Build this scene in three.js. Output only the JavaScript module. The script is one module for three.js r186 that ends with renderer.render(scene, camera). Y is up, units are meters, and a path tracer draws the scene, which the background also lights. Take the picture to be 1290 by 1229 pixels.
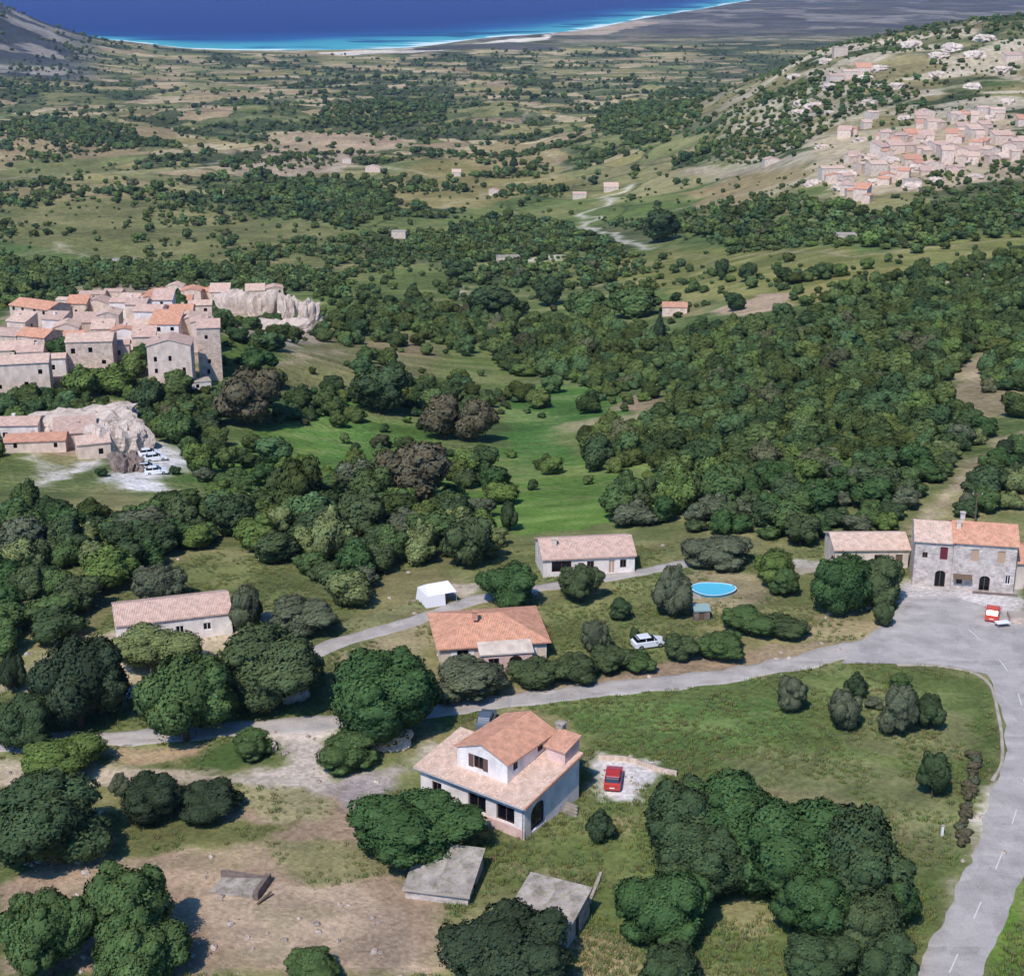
import * as THREE from 'three';
import { Sky } from 'three/addons/objects/Sky.js';
import { mergeGeometries } from 'three/addons/utils/BufferGeometryUtils.js';

// ---------------------------------------------------------------- camera, sky, sun, exposure
const scene = new THREE.Scene();
const camera = new THREE.PerspectiveCamera(35, 1290 / 1229, 1, 60000);
camera.position.set(0, 283, 0);                       // 283 m above the sea, about 83 m above the houses
camera.rotation.set(THREE.MathUtils.degToRad(-19.5), 0, 0);
scene.add(camera);

const sunDir = new THREE.Vector3(-0.34, 1.05, 0.76).normalize();   // high sun behind the viewer's left shoulder
const sky = new Sky();
sky.scale.setScalar(50000);
sky.material.uniforms.sunPosition.value.copy(sunDir);
sky.material.uniforms.turbidity.value = 5;
sky.material.uniforms.rayleigh.value = 0.58;
sky.material.uniforms.mieCoefficient.value = 0.004;
sky.material.uniforms.cloudCoverage.value = 0;
sky.name = 'sky'; sky.userData.kind = 'structure';
scene.add(sky);
scene.environmentIntensity = 0.3;
const sun = new THREE.DirectionalLight(0xfff0de, 3.6);
sun.position.copy(sunDir).multiplyScalar(600).add(new THREE.Vector3(0, 190, -220));
sun.target.position.set(0, 190, -220);
sun.castShadow = true;
Object.assign(sun.shadow.camera, { left: -320, right: 320, top: 320, bottom: -320, near: 1, far: 1400 });
sun.shadow.mapSize.set(4096, 4096);
scene.add(sun, sun.target);
const renderer = new THREE.WebGLRenderer({ antialias: true });
renderer.toneMapping = THREE.LinearToneMapping;
renderer.toneMappingExposure = 1.04;
renderer.shadowMap.enabled = true;
scene.fog = new THREE.FogExp2(0xb4c6ee, 0.000032);   // thin sea air over the plain

// ---------------------------------------------------------------- seeded random numbers and noise
function rng(seed) { let s = seed | 0; return () => { s = (s + 0x6d2b79f5) | 0; let t = Math.imul(s ^ (s >>> 15), 1 | s); t = (t + Math.imul(t ^ (t >>> 7), 61 | t)) ^ t; return ((t ^ (t >>> 14)) >>> 0) / 4294967296; }; }
const smooth = (a, b, x) => { const t = Math.min(1, Math.max(0, (x - a) / (b - a))); return t * t * (3 - 2 * t); };
const mix = (a, b, t) => a + (b - a) * t;
const clamp = (x, a, b) => Math.min(b, Math.max(a, x));
const NS = 256, NT = new Float32Array(NS * NS);
{ const r = rng(77); for (let i = 0; i < NT.length; i++) NT[i] = r() * 2 - 1; }
function vn(x, y) {                                    // value noise, -1..1
  const xi = Math.floor(x), yi = Math.floor(y); let fx = x - xi, fy = y - yi;
  fx = fx * fx * (3 - 2 * fx); fy = fy * fy * (3 - 2 * fy);
  const a = (xi & 255), b = ((xi + 1) & 255), c = (yi & 255) << 8, d = ((yi + 1) & 255) << 8;
  const p = NT[c | a], q = NT[c | b], s = NT[d | a], t = NT[d | b];
  return (p + (q - p) * fx) * (1 - fy) + (s + (t - s) * fx) * fy;
}
function fbm(x, y, n) { let v = 0, a = 0.5; for (let i = 0; i < n; i++) { v += a * vn(x, y); const t = x * 1.62 - y * 1.26 + 17.3; y = x * 1.26 + y * 1.62 + 9.1; x = t; a *= 0.5; } return v; }

// ---------------------------------------------------------------- terrain: survey lines at distance D inland of the viewer, spot heights across
const S_COLS = [-1, -0.55, -0.35, -0.15, 0, 0.15, 0.25, 0.35, 0.55, 1];
const SURVEY = [
  [-250, 212, 210, 208, 206, 206, 206, 206, 206, 207, 210],
  [60, 201, 201, 201, 201, 201, 201, 201, 201, 201, 202],
  [130, 199, 199, 199.5, 200, 200, 200, 200, 200, 200, 201],
  [180, 199, 199, 199.5, 200, 200, 200, 200, 200, 200, 202],
  [230, 196, 196, 196, 195, 195, 197, 198, 199, 200, 203],
  [300, 190, 189, 188, 184, 182, 185, 188, 191, 194, 202],
  [380, 188, 188, 187, 175, 170, 174, 178, 182, 187, 198],
  [430, 184, 184, 183, 169, 163, 168, 173, 178, 183, 195],
  [500, 160, 160, 160, 158, 155, 160, 167, 172, 177, 190],
  [620, 140, 142, 143, 142, 141, 146, 156, 164, 168, 180],
  [800, 115, 118, 120, 121, 122, 130, 142, 155, 163, 176],
  [1100, 90, 92, 95, 96, 98, 112, 134, 160, 174, 190],
  [1500, 72, 72, 72, 72, 76, 106, 150, 193, 216, 232],
  [1800, 58, 58, 58, 58, 64, 94, 126, 158, 180, 205],
  [2200, 42, 42, 42, 42, 45, 55, 66, 80, 100, 150],
  [2800, 60, 30, 25, 25, 25, 30, 35, 40, 50, 60],
  [3500, 120, 32, 12, 12, 12, 14, 16, 18, 22, 30],
  [4200, 140, 28, 3, 3, 5, 8, 12, 16, 20, 30],
  [4800, 60, 6, -12, -6, 3, 8, 12, 16, 20, 30],
  [5600, -25, -30, -30, -25, -12, 5, 12, 16, 22, 30],
  [6600, -40, -40, -40, -40, -30, -4, 9, 16, 22, 30],
  [7800, -60, -60, -60, -60, -50, -28, 0, 12, 20, 30],
  [9500, -80, -80, -80, -80, -80, -60, -20, 14, 22, 30]];
const halfWidth = (D) => 60 + 0.55 * Math.max(D, 60);
function hermite(xs, ys, x) {
  const n = xs.length; let i = 0; if (x <= xs[0]) return ys[0]; if (x >= xs[n - 1]) return ys[n - 1];
  while (x > xs[i + 1]) i++;
  const h = xs[i + 1] - xs[i], d = (ys[i + 1] - ys[i]) / h;
  const dl = i > 0 ? (ys[i] - ys[i - 1]) / (xs[i] - xs[i - 1]) : d, dr = i < n - 2 ? (ys[i + 2] - ys[i + 1]) / (xs[i + 2] - xs[i + 1]) : d;
  const m0 = dl * d <= 0 ? 0 : 2 * dl * d / (dl + d), m1 = dr * d <= 0 ? 0 : 2 * dr * d / (dr + d), t = (x - xs[i]) / h, t2 = t * t, t3 = t2 * t;
  return (2 * t3 - 3 * t2 + 1) * ys[i] + (t3 - 2 * t2 + t) * h * m0 + (-2 * t3 + 3 * t2) * ys[i + 1] + (t3 - t2) * h * m1;
}
const ROW_D = SURVEY.map((r) => r[0]), ROW_H = SURVEY.map((r) => r.slice(1));
const MOUNDS = [   // x, z, radius x, radius z, height, turn
  [-75, -385, 60, 34, 5, 0], [-1560, -3900, 350, 620, 190, 0], [-880, -1950, 300, 120, 34, 0.1], [-260, -2250, 420, 120, 22, 0], [60, -620, 60, 30, 3, 0]];
const RL = ROW_D.length;
function ground(x, z) {
  const D = -z, s = clamp(x / halfWidth(D), -1, 1);
  let i = 0; while (i < RL - 2 && D > ROW_D[i + 1]) i++;
  let h;
  if (D <= ROW_D[0]) h = hermite(S_COLS, ROW_H[0], s);
  else {
    const l = Math.max(0, i - 1), r = Math.min(RL - 1, i + 2), y0 = hermite(S_COLS, ROW_H[i], s), y1 = hermite(S_COLS, ROW_H[i + 1], s), H = ROW_D[i + 1] - ROW_D[i], d = (y1 - y0) / H;
    const dl = l < i ? (y0 - hermite(S_COLS, ROW_H[l], s)) / (ROW_D[i] - ROW_D[l]) : d, dr = r > i + 1 ? (hermite(S_COLS, ROW_H[r], s) - y1) / (ROW_D[r] - ROW_D[i + 1]) : d;
    const m0 = dl * d <= 0 ? 0 : 2 * dl * d / (dl + d), m1 = dr * d <= 0 ? 0 : 2 * dr * d / (dr + d), t = Math.min(1, (D - ROW_D[i]) / H), t2 = t * t, t3 = t2 * t;
    h = (2 * t3 - 3 * t2 + 1) * y0 + (t3 - 2 * t2 + t) * H * m0 + (-2 * t3 + 3 * t2) * y1 + (t3 - t2) * H * m1;
  }
  for (const [mx, mz, rx, rz, a] of MOUNDS) { const dx = (x - mx) / rx, dz = (z - mz) / rz, q = dx * dx + dz * dz; if (q < 9) h += a * Math.exp(-q); }
  const rough = smooth(190, 420, D) * 1.6 + smooth(600, 1600, D) * 8;
  if (rough > 0 && D < 4300) h += rough * (fbm(x / 90 + 3.1, z / 90, 4) + (D > 900 ? 0.8 * fbm(x / 400 + 8, z / 400, 2) : 0)) * (1 - smooth(2600, 3600, D) * 0.85);
  return h;
}

// ---------------------------------------------------------------- places in metres (x, z): ground patches, tracks, roads, trees, houses
const PATCHES = [
  ["#647240",[-8.8,-152.5],[-7.7,-157.2],[5.1,-161.1],[24,-165.2],[37.9,-168.8],[46.7,-169.9],[52,-167.7],[54.8,-161.1],[52.5,-146.4],[47.5,-139.9],[42.3,-126.8],[36.1,-115.5],[30.7,-110],[7.7,-110],[4.1,-125.4],[7.9,-133.8],[9.8,-146.4],[6.7,-156.2],[-0.5,-159.1]],
  ["#5f7640",[6.8,-157.8],[23.5,-161.1],[32.8,-161.5],[32.7,-153.4],[22,-149],[13.4,-149.5],[8.4,-154.4]],
  ["#757a50",[21.8,-147.8],[30.6,-149],[38.5,-145.5],[46.1,-142.2],[43.8,-130.9],[37.5,-124.1],[35.4,-135.3],[27.2,-138.3],[23.7,-142.2]],
  ["#74784f",[40.8,-164.8],[51.9,-157.2],[49.7,-146.4],[43.1,-147.2],[36.2,-150.7],[40.2,-157.2]],
  ["#827f58",[23.7,-142.2],[34,-139.9],[40.6,-133.8],[40.2,-128.8],[35,-133.1],[27,-137.5]],
  ["#66703f",[-4.1,-133.1],[1.2,-130.3],[7.5,-134.7],[12.2,-133.8],[10.8,-124.1],[8.1,-116.7],[-1.9,-124.1],[-4.2,-128.1]],
  ["#83805a",[-1.5,-127],[4.1,-126.1],[7.1,-124.1],[3.3,-123.9],[-1.1,-125.4]],
  ["#86805a",[8,-135.3],[11.6,-136],[11.2,-130.9],[9.8,-132.3]],
  ["#a58e75",[-49.3,-128.3],[-40.9,-131.5],[-27.7,-136.9],[-20.9,-139.9],[-16,-139.9],[-11.2,-130.9],[-9.3,-124.1],[-6.2,-120.3],[-5.7,-110],[-43.7,-110.6]],
  ["#b09b82",[-29.9,-123],[-16.7,-124.1],[-9,-119.1],[-7.1,-110],[-17.9,-110],[-27,-115.6]],
  ["#85805a",[-24.4,-131],[-12.8,-130.9],[-10.5,-125.4],[-18,-122.8],[-22.3,-126.8]],
  ["#6b6d42",[-40.8,-134.1],[-38.8,-135.8],[-26.6,-134.6],[-21.5,-133.5],[-24.4,-130.7],[-34.1,-129.2],[-38.5,-128]],
  ["#5d6a3c",[-50.4,-131.8],[-46.2,-126.9],[-48,-124.3]],
  ["#5d6a3c",[-46.2,-118.6],[-43,-117.3],[-43.3,-113.8],[-44.6,-113.3]],
  ["#a39a72",[-28.7,-142.4],[-20.2,-141.4],[-17.9,-135.3],[-22.5,-133.8],[-28,-138.4]],
  ["#c6b8a8",[-30.3,-142.4],[-29,-144.5],[-23.8,-146.1],[-28,-154.1],[-23.8,-156.3],[-19.3,-156.2],[-20.7,-149],[-19.5,-145.5],[-18.3,-142.2],[-18.8,-139.5],[-24.4,-141.5]],
  ["#a89b95",[-18.8,-142.2],[-17.2,-144.4],[-12.3,-145.4],[-10.5,-144],[-13.7,-140.2],[-16.5,-137.1],[-18.3,-139.1]],
  ["#b5a58c",[-55.4,-147.8],[-43.9,-146.7],[-30.7,-144.6],[-29.8,-141.6],[-41.1,-142.3],[-53.7,-142.5]],
  ["#4f6335",[-35.3,-148.4],[-27.8,-153.2],[-25.4,-149.9],[-26.8,-146.5],[-33.3,-144.6]],
  ["#b39a78",[-45.5,-149.7],[-33.4,-151],[-34.2,-147.5],[-42.2,-146.7]],
  ["#687044",[-58.7,-158.4],[-48.3,-157.1],[-41.9,-156.8],[-39.5,-153.9],[-48.2,-153.4],[-57,-153.2]],
  ["#bba98f",[-58.9,-168.5],[-57.8,-174.6],[-50.5,-181.3],[-48.7,-177.9],[-35.9,-179.5],[-32.9,-186.3],[-30.3,-184.6],[-34.3,-175.9],[-39,-169.8],[-48.1,-163.5],[-50.4,-158.1],[-55.9,-158.3]],
  ["#6d7444",[-53.2,-183.9],[-50.8,-196],[-36.5,-209.2],[-33,-203],[-32.4,-193.9],[-39.3,-193.1],[-50.4,-185.1]],
  ["#9b8f6c",[-21.9,-171.6],[-16.6,-178.5],[-8.8,-184.8],[-4.7,-186.2],[-8.9,-176.2],[-16,-170.5],[-19.5,-167.3]],
  ["#8a8b60",[-21.9,-180.9],[-11.2,-191.5],[-6,-195.5],[-4.9,-193.8],[-11,-187.6],[-20.6,-178.5]],
  ["#bfb19a",[-11.2,-190.6],[-8.2,-197.2],[-4.5,-197.2],[-4.4,-192.8]],
  ["#d8d2ca",[8.1,-146.4],[9.7,-149],[16.5,-146],[16.2,-143.9],[13.6,-141.4],[12.6,-138.6],[10.5,-137.7],[8.5,-141.4]],
  ["#bfb49f",[-9.1,-150.7],[-0.4,-150.7],[-6,-149],[-10.6,-145.5],[-11.5,-146]],
  ["#74794a",[13.5,-194.4],[20.7,-199.6],[19.3,-183.9],[11.9,-184],[4.7,-185],[4.7,-187.8]],
  ["#9c8f6d",[22.5,-197.2],[26.3,-202.1],[33.9,-200.1],[35.4,-190.1],[27.4,-184.7],[21.2,-184.7]],
  ["#7d7c50",[21.5,-187.4],[29.7,-186],[39.6,-188.7],[39.2,-180.9],[25.9,-180.9],[21,-182.1]],
  ["#a08a6e",[-4.1,-159.5],[-0.5,-163.5],[5.2,-164.8],[25,-173.4],[38.4,-176.6],[43,-175],[40.3,-171.6],[24.3,-167.7],[5.1,-162.7],[-4.1,-160.3]],
  ["#a0916c",[39.7,-183.9],[46.8,-183.4],[48.5,-179.7],[42.7,-175.7],[35.7,-178.5]],
  ["#a8a394",[39.2,-205.5],[45.6,-205.9],[45.3,-201.9],[39.4,-199.9]],
  ["#5c6a3b",[52,-167.7],[56.2,-166],[55.3,-157.2],[52,-145.5],[48.1,-142.2],[52.8,-157.2]],
  ["#5f8030",[39.8,-110],[48.9,-126.8],[43.6,-110]],
  ["#c2b8ab",[49.2,-141.4],[52.2,-143.9],[48.7,-133.8],[42.7,-122.8],[38.6,-115.5],[38.5,-116.7],[42.1,-124.1],[44.7,-130.9]],
  ["#c3bcb4",[51.9,-192.7],[54.9,-197.6],[70.1,-195.3],[66.8,-184.6],[61.6,-186.4],[51.9,-187.2]],
  ["#8f8a60",[17.8,-120.9],[20.8,-121.8],[23.7,-119.1],[22.8,-115.7],[18,-116.4]],
  ["#9c8c68",[5.3,-116.1],[10.8,-114.9],[12.5,-110],[3.7,-110]],
  ["#64823c",[-5.8,-234.6],[-13,-281.3],[-0.9,-324.2],[19.3,-310.8],[28.8,-288.1],[23.8,-232.9],[11.9,-227.3],[1.9,-224.2]],
  ["#5a7c3a",[-1.1,-428.7],[26.9,-404.6],[29.3,-353.2],[19.6,-315.8],[8.4,-281.2],[-0.8,-283.5]],
  ["#6a8240",[42.8,-414],[59.8,-444.5],[73.6,-443.6],[78.3,-418.3],[59.5,-393.9],[45.6,-364.2]],
  ["#637e3c",[49.7,-292.5],[64.4,-321],[70.9,-304],[61.1,-272.6],[48.8,-253.3]],
  ["#9a8c6a",[100.5,-354],[121,-385.4],[126.3,-370.5],[103.4,-299.5],[89.7,-285.5],[91,-312.7]],
  ["#54783a",[-1,-372.9],[12.2,-417],[23.9,-357.2],[16.5,-305.5],[0.8,-312.2]],
  ["#6f7d48",[10,-338.1],[29.3,-353.2],[32.8,-321.5],[24.8,-296.3],[12.6,-310.1]],
  ["#5f7c3a",[-61.3,-287.1],[-53.7,-317.3],[-44.5,-339.6],[-23.1,-344.7],[-0.8,-283.5],[-0.7,-237.7],[-23.3,-259.4],[-48.5,-258]],
  ["#6c7a42",[-73.3,-571.2],[-38.9,-594.3],[-1.4,-539],[3.4,-428.4],[-17.7,-390.9],[-34.6,-395.5]],
  ["#638640",[-52.6,-339.5],[-43.5,-363.1],[-31,-339.7],[-24.6,-314.5],[-31.7,-271.4],[-43.6,-305.4]],
  ["#4f6d34",[-58.8,-267.5],[-47.8,-279.8],[-29.8,-267.3],[-28.6,-243.6],[-45.5,-241.2]],
  ["#7e7d50",[-60.4,-381.6],[-66.7,-565.6],[-34.6,-525.8],[-21.4,-489.8],[-25.7,-387],[-43.3,-361.8],[-55,-349.8]],
  ["#968662",[-52.8,-488.9],[-33.1,-502.9],[-24.7,-466.8],[-35.7,-466.2]],
  ["#a08a70",[25.8,-363],[34.9,-386],[38.5,-382.2],[35.7,-353]],
  ["#8d8a66",[8.5,-350],[34.9,-352.5],[34.8,-343.6],[13.6,-336.2]],
  ["#a5937c",[-142.5,-422.1],[-205.5,-711.3],[-157.1,-746.8],[-126.3,-663.7],[-79.6,-404.2],[-70.8,-372.7],[-73.2,-339.8],[-89.4,-347.4],[-104.1,-334.4],[-113.7,-330.9]],
  ["#b3a48c",[-113.5,-578.2],[-81.3,-635.5],[-63.2,-511.5],[-57.9,-398.8],[-70.7,-389.2]],
  ["#5c7038",[-72.9,-384.7],[-61.9,-385],[-55.4,-352.8],[-65.7,-337.8],[-72.7,-346.6]],
  ["#5f7038",[-104.1,-334.4],[-89.4,-347.4],[-70.4,-334.4],[-64.8,-297],[-82.4,-317.6],[-99,-322.2]],
  ["#dcd7d0",[-75.6,-294.2],[-71.6,-298.9],[-63.8,-288.6],[-59.9,-253],[-68,-253.4],[-72.7,-276.7]],
  ["#b09a82",[-104.1,-300.3],[-97.1,-309.7],[-93.1,-313.2],[-82,-308.7],[-78.8,-283.2],[-88.1,-278.5],[-100.2,-288.1]],
  ["#6f7a45",[-99.6,-286.1],[-95.5,-287.8],[-82.4,-256.7],[-88.6,-252.2]],
  ["#8f8a5e",[-94.7,-287.9],[-83.8,-284.7],[-77.9,-279.7],[-84.2,-266.1]],
  ["#d8d0c4",[-84.5,-265.3],[-85,-272.8],[-79.4,-282.4],[-77.2,-276.9],[-79.9,-262.8],[-81.6,-258.2]],
  ["#7d8048",[22,-769.9],[88.6,-798.6],[143.9,-612.1],[218.6,-659.2],[175.6,-523.9],[113.7,-539.4],[92.1,-495.9],[67,-597.8],[42.6,-712.6]],
  ["#8e8850",[103.5,-544.7],[142.1,-577.4],[164.5,-561.8],[120.4,-531.7],[100.7,-500.6]],
  ["#b29c80",[70.5,-538.8],[90.8,-553.1],[100.3,-542],[91.5,-507.4],[72.8,-505]],
  ["#b5a890",[155.3,-549.2],[168.1,-544.4],[160,-516.9],[150.9,-517.9]],
  ["#8a845a",[57.3,-593.1],[71.7,-584.9],[68.5,-534.5],[55.4,-541.8]],
  ["#77794a",[-433.1,-1315.4],[-302.3,-1333.1],[-186.1,-1153],[-93.8,-985],[-63.1,-840.3],[-143.3,-801.2],[-236.5,-887.9],[-327.3,-985.2]],
  ["#6c7a42",[-102.1,-803.8],[-36.6,-832.6],[-17,-724.6],[-38.9,-594.3],[-71.6,-637.5]],
  ["#6f7a45",[-65.6,-875],[28.2,-998.5],[46.7,-784.4],[5.9,-753.2],[-34.1,-772.7]],
  ["#c8bfb0",[-2.1,-824.4],[31.8,-880.8],[32.9,-827.7],[18.9,-811.3]],
  ["#c0b095",[-28.3,-726.5],[-20.9,-732.3],[-18.8,-678.8],[-25.5,-670]],
  ["#8b8352",[-141.5,-1356.5],[-68,-1581.1],[42,-1505.7],[49.2,-1255.8],[-26.1,-1134.2],[-96.5,-1143.5]],
  ["#97895f",[-70.6,-1641.1],[-4.8,-1909.9],[58.8,-1549.8],[40.7,-1458.4],[-33.7,-1477.5]],
  ["#4c5c33",[-70,-874.7],[-44.6,-1021.3],[-2.7,-1038.7],[44.6,-911.6],[23.9,-842.4],[-34.8,-790.4]],
  ["#9a8a62",[118.7,-1083.5],[182.7,-1016.1],[186.9,-932.6],[121.2,-928.4]],
  ["#a79a80",[127.8,-1171.2],[181.5,-1008.4],[179.1,-994.2],[125,-1144]],
  ["#7d8050",[-521.8,-1596.7],[-423.7,-1658.8],[-381.5,-1488.8],[-477.6,-1457.3]],
  ["#93875d",[-457.7,-1393.7],[-321.8,-1390.5],[-296.2,-1275],[-397.8,-1205.6]],
  ["#9c8b66",[-618.8,-1908],[-607.6,-2180.8],[-414.7,-1937.4],[-401.1,-1635.2],[-521.8,-1596.7]],
  ["#b09a7c",[-311.9,-1966.3],[-167.3,-2014.4],[-118.3,-1876.2],[-180,-1580.1],[-257.1,-1666.7]],
  ["#ab9a80",[-302.4,-1591.9],[-187.6,-1811.1],[-155.1,-1491.1],[-252.5,-1440]],
  ["#b8a888",[198.9,-1079.3],[348.5,-1078.3],[273.6,-834.4],[220.6,-809],[172.7,-814.9],[180.4,-922.8]],
  ["#c9b89c",[353.6,-1574.6],[384.1,-1456.2],[413.7,-1435.6],[396,-1383.8],[337.3,-1467.9]],
  ["#b5a88c",[345.4,-1327.9],[420.3,-1317.3],[390.6,-1216.5],[350.7,-1271.4]],
  ["#b9ac92",[252.7,-1432.1],[280.6,-1362],[300.1,-1298.2],[259.7,-1286.4]],
  ["#a49a78",[221.7,-1282.5],[251.9,-1244.7],[252,-1213.6],[222.9,-1217]],
  ["#b3a189",[136.6,-5037.2],[205.3,-5560.3],[456.7,-5992],[526.1,-5781.6],[282.7,-4984.8]],
  ["#e6dcc6",[-516.2,-4256.6],[-190.2,-4526.5],[85.4,-4948.5],[155.7,-5266.6],[105.8,-4760.5],[-160.8,-4333.8],[-456.6,-4096.8]],
  ["#57574f",[-331.5,-4322.3],[-191.8,-4566.3],[-11.5,-4667],[155.3,-4487.6],[115.9,-4260.3],[-97,-4356.6]]];
const TRACKS = [
  ["#cfc6b6",8,[77.4,-811.4],[62.9,-905.9],[48.4,-971.3],[47.5,-1029.3],[64.2,-1091.7],[81.1,-1162],[93.3,-1183]],
  ["#b5a78f",4,[-49.4,-1135.1],[-3.4,-1333],[37.2,-1332.1],[49,-1442.1],[36.4,-1599.3]],
  ["#c4b7a0",4,[-5.2,-2063.2],[16.6,-2200.4],[51.9,-2595.2]],
  ["#c7bca8",4,[-297.3,-1483],[-302.4,-1591.9],[-300.9,-1666.6],[-361.1,-1869.7]],
  ["#b8ac94",4,[-473.6,-1444.3],[-392.6,-1472.9],[-297.3,-1483]],
  ["#c4b8a4",4,[-210.6,-1454.2],[-157.9,-1519.9],[-93.8,-1479.1],[-60.6,-1403.6]],
  ["#c6bba6",3,[-272.4,-920.4],[-277.2,-960.8],[-253.5,-900],[-234,-878.4]],
  ["#d4cabb",2.2,[-95.4,-286.4],[-88.5,-270.9],[-82,-256.8]],
  ["#a89878",3,[-100.7,-334.7],[-90.5,-329.4],[-85.5,-323.5]],
  ["#b0a080",3,[-59.6,-369.4],[-54.2,-387.2],[-52,-458.4]],
  ["#b9ab92",5,[114.7,-996.6],[154,-959.1],[179.3,-916.7],[195.1,-842.1]],
  ["#b9ab92",4,[127.8,-1171.2],[158.6,-1097.3],[180.7,-1003.8]],
  ["#c2b398",5,[212.2,-1093.6],[268,-1150],[330.3,-1193.1],[392.5,-1222.7]],
  ["#b8a88c",5,[282.6,-1372.6],[315,-1337.5],[349.1,-1342.8]],
  ["#a99a7c",3,[55.3,-206.3],[66.5,-227.2],[84.1,-261.9],[96.7,-279]],
  ["#b09f82",3,[92,-322.7],[103.2,-340.8],[116.7,-374.1]],
  ["#a49678",2.5,[81.2,-852],[93.2,-706.1],[112.1,-688.9],[137.3,-610.5],[212,-638.2]],
  ["#b9a888",2.5,[-60.5,-164.4],[-58.6,-167.4],[-57.3,-172.8]]];
const ROADS = {
  lane: [[26.8,-205.9],[23.2,-204],[12.7,-198.8],[3.8,-195.1],[-3.7,-191.2],[-10.9,-184.5],[-16.7,-179.7],[-22.3,-175.7],[-28.2,-168.4],[-37.2,-165.1],[-44.8,-163.4],[-52.9,-157.2],[-57.8,-155.6]],
  valley_road: [[55.4,-180.9],[47.4,-177.1],[40.8,-173.6],[34.3,-170.3],[24.2,-166.6],[14.5,-164.3],[5.1,-161.9],[-3.2,-159.7],[-7.7,-158.5],[-14.8,-156.6],[-21.8,-154.9],[-28,-154.4],[-34.9,-153.4],[-40.9,-152.4],[-47.9,-152.1],[-56.5,-151.3]],
  main_road: [[56.8,-185.9],[58.9,-177.1],[59.7,-168.1],[58.6,-159.1],[56.5,-149.8],[52.5,-139.9],[47.6,-129.5],[41.7,-118.5],[36.4,-108.8],[31.5,-99.8]]};
const PLAZA = [
  [43.8,-176.6],
  [49.2,-183.9],
  [52.9,-190.7],
  [59.1,-190.7],
  [66.5,-183.9],
  [61.6,-165.2],
  [58.6,-165.2],
  [56.7,-167.5],
  [53.3,-169],
  [49.6,-169.9],
  [45.9,-170.3],
  [40.1,-170.3]];
const KERB = [
  [46.7,-169.9],
  [51.5,-169.6],
  [55.1,-168.1],
  [56.4,-165.6],
  [55.3,-157.2],
  [52.5,-146.4],
  [50.2,-142.2]];
const BANK = [
  [49.7,-147.2],
  [48.1,-142.2],
  [46.1,-136.8],
  [44.4,-132.3],
  [43.7,-130.1]];
const MARKS = [
  [46.8,-130.6],
  [49.1,-135.3],
  [44.5,-125.8],
  [42.6,-122.2]];
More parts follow.
